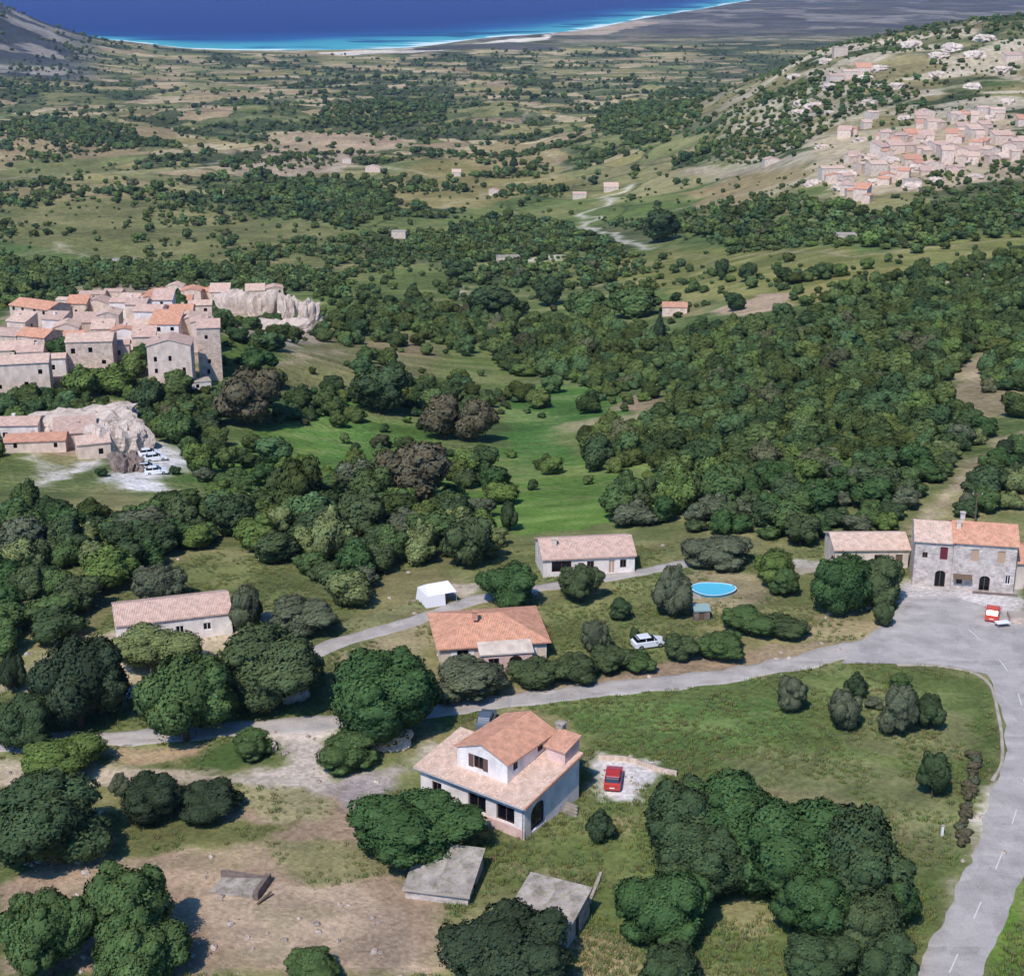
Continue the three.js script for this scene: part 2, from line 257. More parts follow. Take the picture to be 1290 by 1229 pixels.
const TREES = [
  [-43.8,-127.7,11.2,8.3,"d","large dark green tree beside the bare earth bank"],
  [-47.6,-144.1,8.6,4,"b","rounded olive green tree growing behind the large dark tree"],
  [-35.7,-135.6,6.4,4.7,"n","near black rounded evergreen in a joined pair on dry grass"],
  [-30.8,-136.2,7,3.2,"n","smaller near black evergreen joined to its taller twin on dry grass"],
  [-40.5,-140,2.2,2.4,"o","tiny olive shrub beside the joined pair of black evergreens"],
  [-33.7,-113.2,8.3,8,"g","tall mid green tree above the bare earth with a lower twin"],
  [-39.4,-110.7,8.3,7.2,"g","low wide green tree leaning on its taller green twin"],
  [-31.4,-109.6,8.3,5.9,"g","broad green tree with its foot in bare earth"],
  [-16.8,-109.4,5,2.2,"g","low green bush beside the earth trenches"],
  [-52.3,-150,7.8,6.2,"d","dark tree beside the grey side road and the olive tree"],
  [-48.4,-155,10.3,9.8,"n","tall black green tree standing between the lane and side road"],
  [-58.8,-163.8,3.2,4.6,"n","slim dark tree at the edge of the barn yard"],
  [-35.9,-151.5,10.3,9.1,"g","deep green tree growing on a bare earth bank by the road"],
  [-26.6,-160.2,12.5,9.1,"e","big rounded olive green tree over a small white stone pile"],
  [-26.2,-180.2,8.5,4.4,"o","grey green tree beside the lane near the white barn"],
  [-43.1,-169.3,9.7,5.2,"y","pale yellow green tree in front of the white barn"],
  [-34.1,-180.4,4.8,5.9,"o","slim grey olive tree at the end of the white barn"],
  [-46.9,-190.4,7,5.2,"o","round grey green tree standing behind the white barn"],
  [-13.7,-152.4,12.3,9.8,"v","large deep green tree between the road and villa drive"],
  [-17.6,-145.8,6.4,3.3,"g","low leafy tree beside the villa drive"],
  [-28.2,-148.1,4.6,2.6,"g","small bush with a white stone beside the gravel drive"],
  [-9.7,-129.8,12,5.8,"v","bushy green tree in front of the villa wall"],
  [-0.5,-110.1,11.2,5.8,"n","dark round tree standing over the two concrete sheds"],
  [15.7,-126.3,9,8.6,"d","broad tree crown nearest the villa lawn in the dark grove"],
  [21,-125.9,10.3,9.1,"v","wide rounded crown in the middle of the dark grove"],
  [26.7,-121.5,10.2,9,"v","big dark crown on the meadow side of the grove"],
  [31.7,-118.8,9.5,9.5,"d","outermost crown of the grove facing the main road"],
  [17.7,-121.9,8.8,6.9,"d","crown at the heart of the grove above the grass clearing"],
  [23.8,-123.2,9.6,9.2,"v","tallest rounded crown on the back of the grove"],
  [33.3,-117.2,6,6.1,"v","leafy crown of the grove spilling down to the road bank"],
  [13.5,-115.1,7.6,6.5,"v","green crown in the grove beside the lawn path"],
  [26.1,-114.5,7.4,6.6,"v","crown low in the grove just below the grass clearing"],
  [30.7,-112.7,6.2,6.3,"e","lower crown of the grove near the road bank"],
  [25.8,-109,6.4,4.2,"d","shaded bush under the grove clearing"],
  [31.3,-108.5,5,5,"d","dark bush at the end of the grove by the road"],
  [13,-108.3,5.6,4,"d","low dark bush at the foot of the grove"],
  [31.9,-158.1,3.5,4.2,"o","small grey green olive tree in the meadow, farthest from the road"],
  [36.6,-153.7,4,4.7,"o","small leaning olive tree in the middle of the meadow row"],
  [42.4,-152.5,4.2,6.1,"o","tallest olive tree of the meadow row"],
  [46.8,-154,3.8,3.7,"d","small dark rounded tree in the meadow row next to the tallest olive"],
  [43.1,-139.1,3.5,5,"d","lone dark upright tree standing apart on the meadow near the road"],
  [40,-161.9,2.9,3.1,"c","tiny pointed conifer behind the olive row"],
  [45.4,-163.1,2.5,2.4,"g","small green bush behind the tallest olive"],
  [41.5,-158.7,2.1,1.2,"o","low grey bush beside the tallest olive"],
  [8.7,-131.3,3,3.3,"c","small pointed conifer on the lawn beside the villa"],
  [-0.7,-187.6,7.6,5.8,"v","round clipped looking tree behind the orange hip roof house"],
  [9.3,-189.6,6.2,4.9,"e","round tree in front of the long pink roofed house"],
  [20.7,-184.3,5.2,6.7,"o","tall grey olive tree beside the blue pool"],
  [14.1,-183.5,3.2,2.8,"d","small dark round bush on the lawn of the long house"],
  [10.3,-173.9,3.3,4.1,"o","grey upright shrub beside the white parked car"],
  [15.4,-176.7,1.3,1.9,"d","tiny dark cypress bush beside the white parked car"],
  [43,-185.8,7.8,7.9,"v","large dense tree covering the annex of the stone house"],
  [47.9,-187.5,6.9,7,"e","leaning tree joined to the dense tree by the annex"],
  [47.4,-181.4,2.8,3.4,"e","small bush at the corner of the junction"],
  [35.7,-196.1,6.1,4.7,"b","bright green tree between pool and annex"],
  [36.5,-191.6,4,4,"g","leafy tree joined to the bright green tree by the pool garden"],
  [29.4,-203.8,9.1,4.1,"o","spreading grey green tree with deep shade behind the pool"],
  [30,-179.3,6.7,3,"g","rounded shrub at the foot of the pool garden"],
  [34.9,-178.4,5.6,2.5,"e","low shrub clump between pool garden and junction"],
  [-5.7,-162,9.1,4.1,"o","olive hedge shrub below the orange hip roof house"],
  [2.6,-165.3,6.2,2.9,"e","rounded hedge shrub beside the road bank and house door"],
  [7.3,-166.1,6.2,3.2,"e","middle hedge shrub on the road bank"],
  [12.1,-168.5,5.6,2.7,"e","hedge shrub on the bank towards the white parked car"],
  [15.6,-168.6,4.4,2,"g","low bank shrub just below the white parked car"],
  [20.7,-172,4.4,3.1,"e","bank shrub between white car and the pool garden"],
  [26.1,-172.1,6.4,2.9,"g","wide green bank shrub below the pool garden"],
  [11,-173.4,2.5,2.3,"d","small dark shrub at the garden edge"],
  [-57.1,-317.8,13.2,11.8,"k","big brown grey tree below the stone village"],
  [-15.7,-327.3,9.2,9.2,"k","tall brown poplar in the valley, the twin nearer the village"],
  [-8,-327,9.7,9.8,"k","tall brown poplar in the valley, the twin farther from the village"],
  [-17.1,-251.1,12.5,10.3,"k","brown leafless looking tree on the near side of the valley"],
  [-31.5,-348.9,13.5,10.3,"d","dark tree group on the dry slope beside the village"],
  [-61.6,-360.6,8.9,6.9,"v","round green tree under the village rocks"],
  [-78.7,-319.7,7.4,7.4,"d","dark tree under the tall village facade"],
  [-95.3,-330.5,9.5,7.1,"b","bright green rounded tree under the stone gable of the village"],
  [-88.8,-330.9,9.7,6.7,"b","bright green rounded tree under the tall village facade"],
  [-91.6,-414.4,7.6,5.6,"v","green tree growing among the village roofs"],
  [-106.9,-355.2,6.3,5.7,"v","small tree between two village gables"],
  [-88.2,-355.9,5.2,4.2,"v","courtyard tree before the tall village facade"],
  [46.9,-481.3,4.1,9.4,"c","slim dark cypress at the edge of the wood"],
  [1.9,-1488.7,8.5,12.6,"c","lone black pointed pine in the far pale field"],
  [-110.8,-336.1,5.6,8.1,"v","tree against the front of the pink village house"],
  [-68.1,-297.6,8.2,7.4,"g","pale leafy tree beside the car park"],
  [-26.3,-754.4,14.2,9.1,"d","dark round tree alone in the valley meadow"],
  [-6.9,-588.8,20.2,11.3,"d","dark tree clump at the edge of the valley meadow"],
  [14.8,-616.4,13.6,11.6,"d","tall dark tree beside the small valley hut"],
  [28,-568.6,18.6,11.6,"g","wide bluish green tree in the valley clump"],
  [44.6,-563.5,21.4,11.2,"g","wide tree at the valley clump end by the pink house"],
  [81.1,-833.2,19.2,17.3,"d","dark tree beside the pale hillside track"],
  [84.1,-612.8,5.8,8.4,"d","small dark tree alone on the yellow field"],
  [91.4,-594.2,6.9,7,"d","dark round tree on the yellow field"],
  [16.4,-284.5,7.3,7.3,"d","dark pointed tree on the bright valley meadow edge"],
  [-0.3,-227.2,3.1,4.5,"d","dark tree edging the bright valley meadow"]];
const WOODS = {
  barn_wood: [[-82.3,-232.9],[-76.2,-238.1],[-65.1,-230.5],[-55.8,-228.7],[-50.7,-234.4],[-35.2,-243.1],[-23.3,-243.9],[-11.4,-244.4],[-0.6,-216.2],[-5.1,-204.9],[-11.5,-197.2],[-22.4,-186.2],[-26.5,-193.8],[-33.3,-205],[-37.2,-213.7],[-50,-213],[-52.8,-197.7],[-53.3,-184.5],[-58.6,-173.9],[-61.8,-168.6]],
  valley_wood: [[-39.9,-239.2],[-53.7,-252.8],[-59.7,-275.5],[-61.9,-298.1],[-51.4,-302.8],[-35.2,-264.4],[-28.8,-304.8],[-28,-314.9],[-20.8,-308.3],[-13.9,-301.5],[-0.8,-283.5],[-0.7,-237.7],[-5.4,-216.2],[-23.3,-243.9]],
  slope_wood: [[-12.7,-536.9],[22.4,-569.4],[49.3,-480.2],[60.6,-490.6],[77.9,-470.8],[84.9,-455.1],[97.7,-472.3],[121.3,-478.6],[160.5,-477.1],[109,-316.9],[103.7,-352.1],[92,-322.7],[88.3,-286],[55,-209.7],[41.3,-210.8],[27.3,-221.1],[15.6,-228.1],[18.1,-245.1],[26.3,-247.9],[30.6,-307.3],[18.6,-274.1],[15.5,-318.6],[38,-346.7],[40.4,-400.1],[25.5,-382.9],[16.8,-422],[-1.2,-444.4]],
  edge_wood: [[88.3,-286],[93,-267.5],[78.6,-222.6],[67.4,-221.4],[56.1,-209.6]],
  village_wood: [[-275.7,-824.7],[-223.2,-820.7],[-143.3,-801.2],[-89.3,-764.3],[-68.3,-638.1],[-84.9,-664.7],[-97.4,-706.5],[-158.5,-753.6],[-214.3,-742.8],[-219.7,-652.7]],
  village_bank: [[-112.7,-327.7],[-101.6,-331.5],[-88,-341.5],[-80.8,-317.7],[-72,-333.5],[-64.2,-339],[-62.2,-308.4],[-62.7,-286.6],[-65.4,-293.3],[-78.1,-306.2],[-84.3,-311.4],[-98,-312.7],[-106.9,-309]],
  valley_hedge: [[-65.7,-510.1],[-63.3,-589.6],[-41.6,-636.8],[-14.1,-599.6],[-1.4,-539],[-23.3,-520.8],[-35.4,-538.5]],
  field_wood: [[-231.5,-1445.6],[-111.6,-1328.4],[-84.7,-1141.5],[-108.1,-1025.5],[-189.1,-1172.1],[-234.5,-1333.5]],
  mid_wood: [[-58.4,-986.9],[-2.8,-1101.5],[38.8,-1006.2],[42.5,-867],[-10.6,-818.8],[-45.5,-836.4]],
  ridge_wood: [[155,-1307.3],[219.4,-1394.6],[273.7,-1325.8],[306.8,-1218.6],[301.2,-1123.4],[238.1,-1143.1],[193.2,-1076.7],[153.8,-1101.9]],
  mound_wood: [[-635.5,-1960.1],[-648.7,-2209.8],[-522,-2056.5],[-352.2,-1679.9],[-429.5,-1717.8],[-605.8,-1864.3]],
  knoll_wood: [[-271.9,-2081.5],[-254.7,-2261.7],[-227,-2754],[-109.2,-2567],[-92.2,-2158.9],[-198.3,-2021.3]],
  spur_wood: [[96.1,-2013],[284.5,-2924.6],[346.4,-2720.5],[169.3,-1435.5],[110,-1404.3]],
  hill_wood: [[92.5,-878.2],[146.4,-910.1],[165.5,-779],[192.1,-699.6],[260.4,-792.2],[212,-638.2],[158,-605.7],[113.1,-695.1]]};
const SPOT = {
  villa: [1.2,-131.2],
  shed_a: [-6.9,-120.8],
  shed_b: [2.3,-114.8],
  red_car: [10.6,-142.1],
  grey_car: [14.2,-143.4],
  dark_car: [-2.9,-154.9],
  white_car: [17,-175.2],
  red_hatch: [62.5,-184.1],
  corner_car: [50.3,-185.9],
  stone_house: [63.5,-192.6],
  stone_wing: [56.8,-193.5],
  annex: [50.4,-201.4],
  edge_house: [70.1,-193.4],
  long_house: [10.8,-200.8],
  hip_house: [-2.2,-170.3],
  barn: [-42.3,-177.1],
  tent: [-10,-190],
  pool: [27.3,-193.1],
  bin: [63.7,-181.9],
  table: [62.8,-180.9],
  stone_pile: [-25.2,-161.1],
  white_rock: [-26.3,-149],
  slab: [-25.4,-122.9],
  trench: [-21.8,-113.8],
  lot1: [-70.4,-285.3],
  lot2: [-68.3,-281.2],
  lot3: [-67.7,-272],
  lot4: [-65.3,-268.5],
  hut: [-72,-984.6],
  pink_house: [58.9,-548.4],
  pole_a: [70.2,-219.4],
  plank: [3.4,-113.2],
  path_wall: [7,-120.3],
  path_wall2: [8.4,-125.4],
  hedge_post: [42.3,-132],
  lay_car: [35,-169],
  rubble: [4.7,-147.2],
  sand_wall: [-13.4,-149.8],
  small_roof: [24.6,-182.9],
  rock_a: [-78.5,-509.7],
  rock_b: [-106.5,-583.2],
  rock_c: [-71.3,-532.3],
  rock_f: [-86.4,-301.4],
  rock_g: [-77.7,-289.7],
  rock_d: [-94.6,-573.3],
  rock_e: [-83.7,-568.7],
  cliff: [-71.7,-273],
  tarp: [-36.6,-142.6]};
const VILLAGE = [
  [-121.9,-392,13.2,8.1,5.2,-28,"o","s"],
  [-120.1,-394.1,9.7,6.3,3.8,-25,"o","s"],
  [-175.7,-638.7,10.6,6.3,3.8,5,"p","s"],
  [-111.5,-410.3,9.7,5.4,3.3,-5,"p","t"],
  [-100.4,-378.4,5.3,6.3,4.7,4,"p","s"],
  [-106.1,-378.9,7,5.4,2.8,2,"p","s"],
  [-113.6,-362.9,7.9,7.2,4.2,-20,"o","s"],
  [-121.6,-365.2,7.9,7.2,4.2,-14,"p","s"],
  [-109.4,-334.2,12.3,8.1,6.6,12,"p","t"],
  [-116.9,-350.9,10.6,7.2,4.7,10,"p","t"],
  [-98.4,-352.5,10.6,8.1,6.6,6,"p","s"],
  [-150,-601.4,7.9,7.2,4.7,-8,"p","s"],
  [-101.5,-399.4,7,5.4,4.7,-6,"p","w"],
  [-142,-610.7,9.7,7.2,5.6,-10,"o","s"],
  [-129.2,-615,7.9,8.1,6.6,4,"o","t"],
  [-91.1,-382.9,7,6.3,4.7,-5,"p","w"],
  [-90.6,-370.1,7.9,6.3,4.7,8,"p","w"],
  [-84.4,-370.1,7,7.2,5.6,0,"o","w"],
  [-79.9,-374.7,7.9,7.2,5.6,10,"p","s"],
  [-71,-353.4,5.3,9,12.2,10,"p","s"],
  [-77.4,-340.9,9.7,7.2,10.3,6,"p","t"],
  [-118.1,-616.1,7.9,7.2,6.1,3,"p","t"],
  [-107.5,-637.8,7.9,6.3,4.7,8,"p","t"],
  [-99.7,-639.2,7,6.3,5.6,12,"p","s"],
  [-71.4,-339.5,5.3,3.6,2.4,20,"f","w"],
  [-178.5,-609.7,7,5.4,3.8,-12,"p","w"],
  [-168.4,-645.2,7.9,5.4,4.2,-4,"p","t"],
  [-143.1,-648.5,7,6.3,5.6,-4,"p","t"],
  [-124.5,-622.4,7,6.3,5.6,2,"o","t"],
  [-93.7,-366.3,6.2,5.4,4.2,4,"o","w"],
  [-98.5,-413.6,6.2,5.4,4.7,0,"o","t"],
  [-109.1,-370.5,6.2,5.4,3.8,8,"p","t"],
  [-105.6,-346.3,5.3,4.5,3.8,10,"p","w"],
  [-84.6,-386.5,7,5.4,5.2,4,"o","t"],
  [-121.8,-376.4,5.3,5.4,4.2,-18,"p","t"],
  [-114,-378.4,5.3,4.5,3.8,-10,"p","w"],
  [-116.3,-407.5,5.3,4.5,3.8,0,"o","t"],
  [-99.7,-368.7,5.3,4.5,3.8,6,"p","t"],
  [-96.2,-391.2,5.3,5.4,4.7,-4,"p","t"],
  [-92,-401.7,5.3,5.4,5.6,2,"p","w"],
  [-91.3,-422,5.3,5.4,5.6,6,"o","t"],
  [-84.8,-413.4,6.2,5.4,5.6,8,"p","t"],
  [-93.7,-358.3,5.3,4.5,3.4,10,"p","t"],
  [-104.2,-359.1,4.4,4.5,3.8,8,"o","t"],
  [-111.7,-348.5,6.2,5.4,4.7,10,"p","w"],
  [-87.9,-360.8,5.3,4.5,4.7,6,"p","t"],
  [-75.7,-368.8,5.3,5.4,7.5,10,"p","t"],
  [-98.9,-296.5,8.8,6.3,3.4,4,"p","w"],
  [-92.8,-288,11.4,5.4,2.4,8,"o","t"],
  [-86.6,-292.7,7.9,6.3,3.2,14,"p","s"],
  [-80.8,-283.6,6.2,5.4,3.2,20,"p","t"]];
const HILLTOP = [
  [183.5,-898.4,13.5,7.6,7.2,8,"p","w"],
  [181.3,-877.3,10.6,5.5,4.6,-4,"o","t"],
  [185.9,-869.1,7.2,6.6,4.5,20,"p","w"],
  [181.8,-853.7,4.9,5.7,3.9,18,"p","t"],
  [178.7,-827.1,8.1,6.6,5.4,-15,"p","w"],
  [177.9,-817.1,5.2,4.9,3.5,3,"o","s"],
  [180.6,-802.1,7.2,7.6,6.3,-30,"o","t"],
  [181.1,-791.7,4.1,4.9,3.9,-33,"o","t"],
  [226.1,-1070.5,9,7.6,5.4,-20,"p","t"],
  [231.8,-1075.9,6.3,5.8,4.4,5,"o","t"],
  [256.4,-1127.8,8.1,6.6,5.4,20,"p","w"],
  [257.7,-1135.7,5.9,4.6,3.5,22,"p","s"],
  [246.8,-1099.4,6.3,5.7,4.5,10,"p","t"],
  [248.7,-1102.2,4.7,3.7,4,6,"p","s"],
  [242.5,-1025.2,7.2,5.7,4.5,10,"p","w"],
  [239.8,-1026.7,5.9,4.4,3,-9,"o","t"],
  [289,-1104.8,10.8,7.6,5.4,10,"p","w"],
  [283.4,-1094.4,8.7,5.7,4.5,-11,"p","s"],
  [278.6,-1076.6,7.2,6.6,5.4,-10,"p","s"],
  [273.1,-1057.3,5.5,5.1,3.8,-8,"o","t"],
  [279.2,-1047.3,9.9,7.6,5.4,5,"p","t"],
  [282.6,-1046.2,8.2,5.5,4.2,33,"p","t"],
  [257.5,-1013.4,9.9,7.6,4.5,10,"o","t"],
  [252.2,-1008,6.1,5.2,3.6,25,"p","s"],
  [263.9,-1003.7,9.9,7.6,4.5,-8,"p","t"],
  [259.5,-999.2,5.9,6.3,3.3,-27,"p","s"],
  [246.9,-1005.8,9,7.6,5.4,20,"p","s"],
  [242.7,-999.5,5.5,5.2,3.9,1,"o","t"],
  [224.8,-959.9,8.1,8.5,7.2,40,"p","w"],
  [223.3,-933.5,6.2,5.9,6.1,21,"o","t"],
  [237,-972.2,9.9,8.5,5.4,10,"p","t"],
  [237.7,-981.1,5.6,5.5,3.9,24,"p","t"],
  [299.3,-1069.6,7.2,6.6,6.3,10,"p","w"],
  [301.9,-1062.2,5.6,4.3,5.3,12,"p","t"],
  [309.2,-1080.6,7.2,6.6,4.5,5,"o","t"],
  [309.2,-1077.2,5.7,5.3,2.9,-17,"o","t"],
  [320,-1077.8,8.1,7.6,6.3,0,"p","w"],
  [310.4,-1061.4,5.1,6.3,4.8,-9,"p","t"],
  [325.9,-1064,9.9,7.6,6.3,-5,"p","w"],
  [327.1,-1060.4,6.1,5,3.9,-11,"p","s"],
  [293.1,-999.1,9,7.6,6.3,15,"p","w"],
  [293.7,-988.2,5.2,5.1,4.1,-13,"p","t"],
  [290.4,-1017.1,8.1,7.6,5.4,0,"p","t"],
  [289,-1014.5,5.9,5.6,3.5,-8,"p","s"],
  [278.6,-997.5,7.2,7.6,5.4,-15,"o","t"],
  [281.1,-989.9,5.6,5.6,3.7,-33,"o","t"],
  [306.7,-1024,8.1,6.6,4.5,15,"p","t"],
  [305.3,-1012.2,4.8,4.9,3.8,36,"p","s"],
  [252.7,-911.6,9.9,8.5,9,10,"p","s"],
  [249.3,-897.8,6.9,5.9,8.3,-8,"p","t"],
  [259.3,-906.8,9,7.6,6.3,-10,"p","t"],
  [256.9,-893.7,5.3,5.2,4.1,-19,"p","s"],
  [268.3,-914.1,9,7.6,4.5,10,"p","w"],
  [264.4,-898.1,5.9,6.5,3.4,-13,"p","t"],
  [281.9,-955.2,8.1,6.6,4.5,-20,"o","t"],
  [287.6,-960,6.4,5.2,3.9,-45,"o","t"],
  [303.3,-974.8,12.6,7.6,5.4,12,"p","t"],
  [305,-974.5,7,6.6,4.8,7,"o","t"],
  [276.7,-908.5,9,7.6,5.4,25,"p","w"],
  [272.7,-891.5,5.5,6.8,4.5,9,"p","s"],
  [288,-909.9,8.1,7.6,7.2,-15,"p","t"],
  [288,-898.5,4.9,5,5.2,2,"p","t"],
  [298.8,-932.3,7.2,7.6,6.3,0,"p","s"],
  [301.6,-938.9,4.5,6.2,4.1,-11,"p","s"],
  [310.6,-957,8.1,7.6,5.4,10,"p","t"],
  [304.3,-948.6,6.5,5.7,3.5,-3,"p","s"],
  [333.4,-1031.7,7.2,6.6,4.5,0,"o","t"],
  [332.5,-1016,4.3,5.2,3.1,-17,"p","s"],
  [231.7,-907.2,10.8,6.6,3.6,8,"o","t"],
  [231.5,-890.1,6.2,5.1,3.3,24,"o","t"],
  [214.2,-866.4,9.9,8.5,5.4,-8,"p","t"],
  [215.6,-859,6.3,7.1,4.8,-21,"o","t"],
  [206.6,-887.6,9.9,8.5,6.3,12,"p","w"],
  [208.8,-894.7,7.9,6,5.5,-13,"p","s"],
  [201.7,-900.9,8.1,7.6,5.4,30,"p","s"],
  [201.3,-905.9,4.7,5,3.7,15,"o","t"],
  [204.6,-851,8.1,6.6,4.5,0,"o","t"],
  [201.6,-844.3,6.5,4.7,3.5,-28,"o","t"],
  [237.9,-884.7,10.8,6.6,3.6,5,"p","w"],
  [229.9,-868.6,6.3,5.1,2.3,-3,"p","s"],
  [212.9,-829.8,8.1,6.6,3.6,20,"f","w"],
  [212.9,-830.2,6,5,2.4,2,"p","t"],
  [247.6,-874.1,9,5.7,2.7,10,"p","s"],
  [245.3,-870.8,7.5,4.8,2.4,-7,"p","s"],
  [207.4,-951.8,7.2,6.6,4.5,0,"p","s"],
  [205,-949.1,5.7,5.3,4.2,24,"p","t"],
  [258.8,-958.2,8.1,7.6,5.4,20,"p","w"],
  [257.2,-968.3,6.6,5.7,3.6,16,"p","s"],
  [247.8,-947.7,8.1,6.6,4.5,0,"p","t"],
  [248.1,-939.2,5,4.3,3.7,12,"p","s"],
  [245,-974.5,8.1,7.6,4.5,15,"p","s"],
  [244.1,-982.8,6.2,6.7,3.3,31,"p","s"]];
const CRAGS = [
  [172.2,-890.2,9],
  [180,-847.3,12],
  [198.8,-849,10],
  [212.4,-825.8,10],
  [205,-1041.1,8],
  [229.6,-1034.7,9],
  [252,-1053.8,9],
  [259.1,-897.3,12],
  [282.2,-906.6,12],
  [251,-844.1,9],
  [228.6,-840.1,8],
  [233.5,-1278.7,10],
  [255.9,-1283,12],
  [302.3,-1308.7,14],
  [351.4,-1407.7,16],
  [371.7,-1353.8,18],
  [400.8,-1364.4,16],
  [385.3,-1250.6,14],
  [344.6,-1191.5,12],
  [336.2,-1263.3,12],
  [268.6,-1193.2,9],
  [350.6,-1121.3,12],
  [276.1,-1111.3,9],
  [246.9,-1397.8,12],
  [312.2,-1467.6,14],
  [225.9,-1241,12],
  [236.7,-1241.2,11],
  [237.2,-1182.9,8],
  [354.4,-1324.5,16],
  [378.9,-1312.2,14],
  [274.3,-1400.3,12],
  [285.4,-1288.3,12],
  [297.2,-1229.2,12],
  [190.7,-893.7,12],
  [222.3,-923.6,12],
  [231,-884,12],
  [265.7,-956.1,12],
  [294.2,-980.2,12],
  [219,-961.3,10],
  [322.7,-1062.5,10],
  [302.9,-936.5,10],
  [262.2,-999.6,10]];
const LONE = [
  [264.8,-1306.6,12,9,6,10,"p","w"],
  [277,-1309.9,12,9,6,5,"p","t"],
  [290,-1316.7,13,9,6,0,"o","w"],
  [287.5,-1405.2,12,10,8,0,"f","s"],
  [175.2,-1057.6,11,8,5,5,"p","w"],
  [402.6,-1289,14,9,5,10,"p","t"],
  [-72,-984.6,9,7,4.5,-5,"f","w"],
  [59.4,-553.8,9,7,4,-6,"o","t"],
  [-162.8,-1545.2,9,7,4,0,"p","w"],
  [-131.2,-1476.5,14,8,4,0,"p","t"],
  [50.1,-1155.4,10,7,4,0,"p","w"],
  [75.1,-1179.6,11,7,4,0,"p","w"],
  [144.5,-666.3,8,6,3,0,"f","w"],
  [-2.1,-818.3,12,6,3,10,"f","w"],
  [-49.9,-1402.4,8,6,4,0,"p","w"],
  [-211.3,-834.6,12,3,2.5,0,"f","w"],
  [-14.5,-1235.6,8,6,4,0,"p","w"]];

// ---------------------------------------------------------------- ground colour maps (matter only: soil, grass, sand, scrub)
const hex = (h) => { const c = parseInt(h.slice(1), 16); return [c >> 16, (c >> 8) & 255, c & 255]; };
const PAL = ['#b09a74', '#bfa985', '#8c875a', '#73794a', '#a0935f', '#ab9373', '#7f7f50', '#c6b08c', '#636b45'].map(hex), PALG = ['#6f7a44', '#7d8049', '#657640', '#59703a', '#868453', '#6c7a45', '#748047', '#8f8a5c', '#5f7440'].map(hex);
const SCRUB = hex('#434f33'), DRY = hex('#93875f'), SAND = hex('#e6dcc6'), ROCK = hex('#a59c8c'), GRASS = hex('#6c7346'), MEADOW = hex('#6a7d42'), HEATH = hex('#4a4f4f'), MOOR = hex('#5b5856'), PALE = hex('#c4b69e'), LITTER = hex('#566a3a');
const hash2 = (x, y) => { let h = Math.imul(x, 374761393) + Math.imul(y, 668265263); h = Math.imul(h ^ (h >>> 13), 1274126177); return ((h ^ (h >>> 16)) >>> 0) / 4294967296; };
function fieldAt(x, z) {                               // patchwork of small fields: which cell, and how near its hedge
  const wx = x + 28 * vn(x / 70, z / 70), wz = z + 28 * vn(x / 70 + 9, z / 70 + 4), gx = wx / 72, gz = wz / 56, ix = Math.floor(gx), iz = Math.floor(gz);
  let d1 = 9, d2 = 9, id = 0;
  for (let a = -1; a < 2; a++) for (let b = -1; b < 2; b++) {
    const h = hash2(ix + a, iz + b), k = hash2(ix + a + 91, iz + b + 37), dx = ix + a + h - gx, dz = iz + b + k - gz, d = dx * dx + dz * dz;
    if (d < d1) { d2 = d1; d1 = d; id = hash2(ix + a + 5, iz + b + 71); } else if (d < d2) d2 = d;
  }
  return [id, Math.sqrt(d2) - Math.sqrt(d1)];
}
const scrubAt = (x, z) => fbm(x / 85 + 4.7, z / 85 + 1.3, 4) + 0.25 * smooth(0.1, 0.35, x / halfWidth(-z)) * smooth(500, 900, -z);
const mix3 = (o, c, t) => { o[0] += (c[0] - o[0]) * t; o[1] += (c[1] - o[1]) * t; o[2] += (c[2] - o[2]) * t; };
function baseColour(x, z, o) {
  const D = -z, u = x / halfWidth(D);
  o[0] = GRASS[0]; o[1] = GRASS[1]; o[2] = GRASS[2];
  if (D < 260) { mix3(o, DRY, 0.7 * smooth(0.0, 0.4, fbm(x / 14, z / 14, 3))); if (D < 225) return; }
  const far = smooth(225, 300, D);
  mix3(o, LITTER, far * 0.8);
  mix3(o, MEADOW, far * smooth(0.05, 0.25, fbm(x / 40 + 7, z / 40, 3)));
  const plain = smooth(430, 900, D);
  if (plain > 0) {
    const [id, edge] = fieldAt(x, z), c = PAL[Math.floor(id * PAL.length)], cg = PALG[Math.floor(id * PALG.length)], tg = smooth(950, 1700, D + 260 * vn(x / 150, z / 150));
    for (let q = 0; q < 3; q++) o[q] += (mix(cg[q], c[q], tg) - o[q]) * plain * 0.9;
    if (D > 600) mix3(o, SCRUB, plain * 0.6 * (1 - smooth(0.02, 0.07, edge)));
    mix3(o, SCRUB, plain * 0.85 * smooth(0.06, 0.16, scrubAt(x, z)));
    const hill = smooth(0.16, 0.28, u) * smooth(700, 1000, D) * (1 - smooth(2100, 2500, D));
    if (hill > 0) { mix3(o, SCRUB, hill * 0.35); mix3(o, DRY, hill * 0.85 * smooth(-0.06, 0.12, fbm(x / 60, z / 45 + 3, 4))); mix3(o, PALE, hill * 0.85 * smooth(0.04, 0.2, fbm(x / 50 + 8, z / 30, 4))); }
    const head = smooth(-0.44, -0.5, u) * smooth(3000, 3200, D) * (1 - smooth(5200, 5400, D)); // the dark headland
    if (head > 0) { mix3(o, HEATH, head); mix3(o, ROCK, head * 0.85 * smooth(0.08, 0.22, fbm(x / 110 + 2, z / 130, 4))); }
    const cape = smooth(4300, 5200, D);
    if (cape > 0) { mix3(o, MOOR, cape * 0.85); mix3(o, ROCK, cape * 0.6 * smooth(0.1, 0.25, fbm(x / 160, z / 260, 4))); }
  }
}
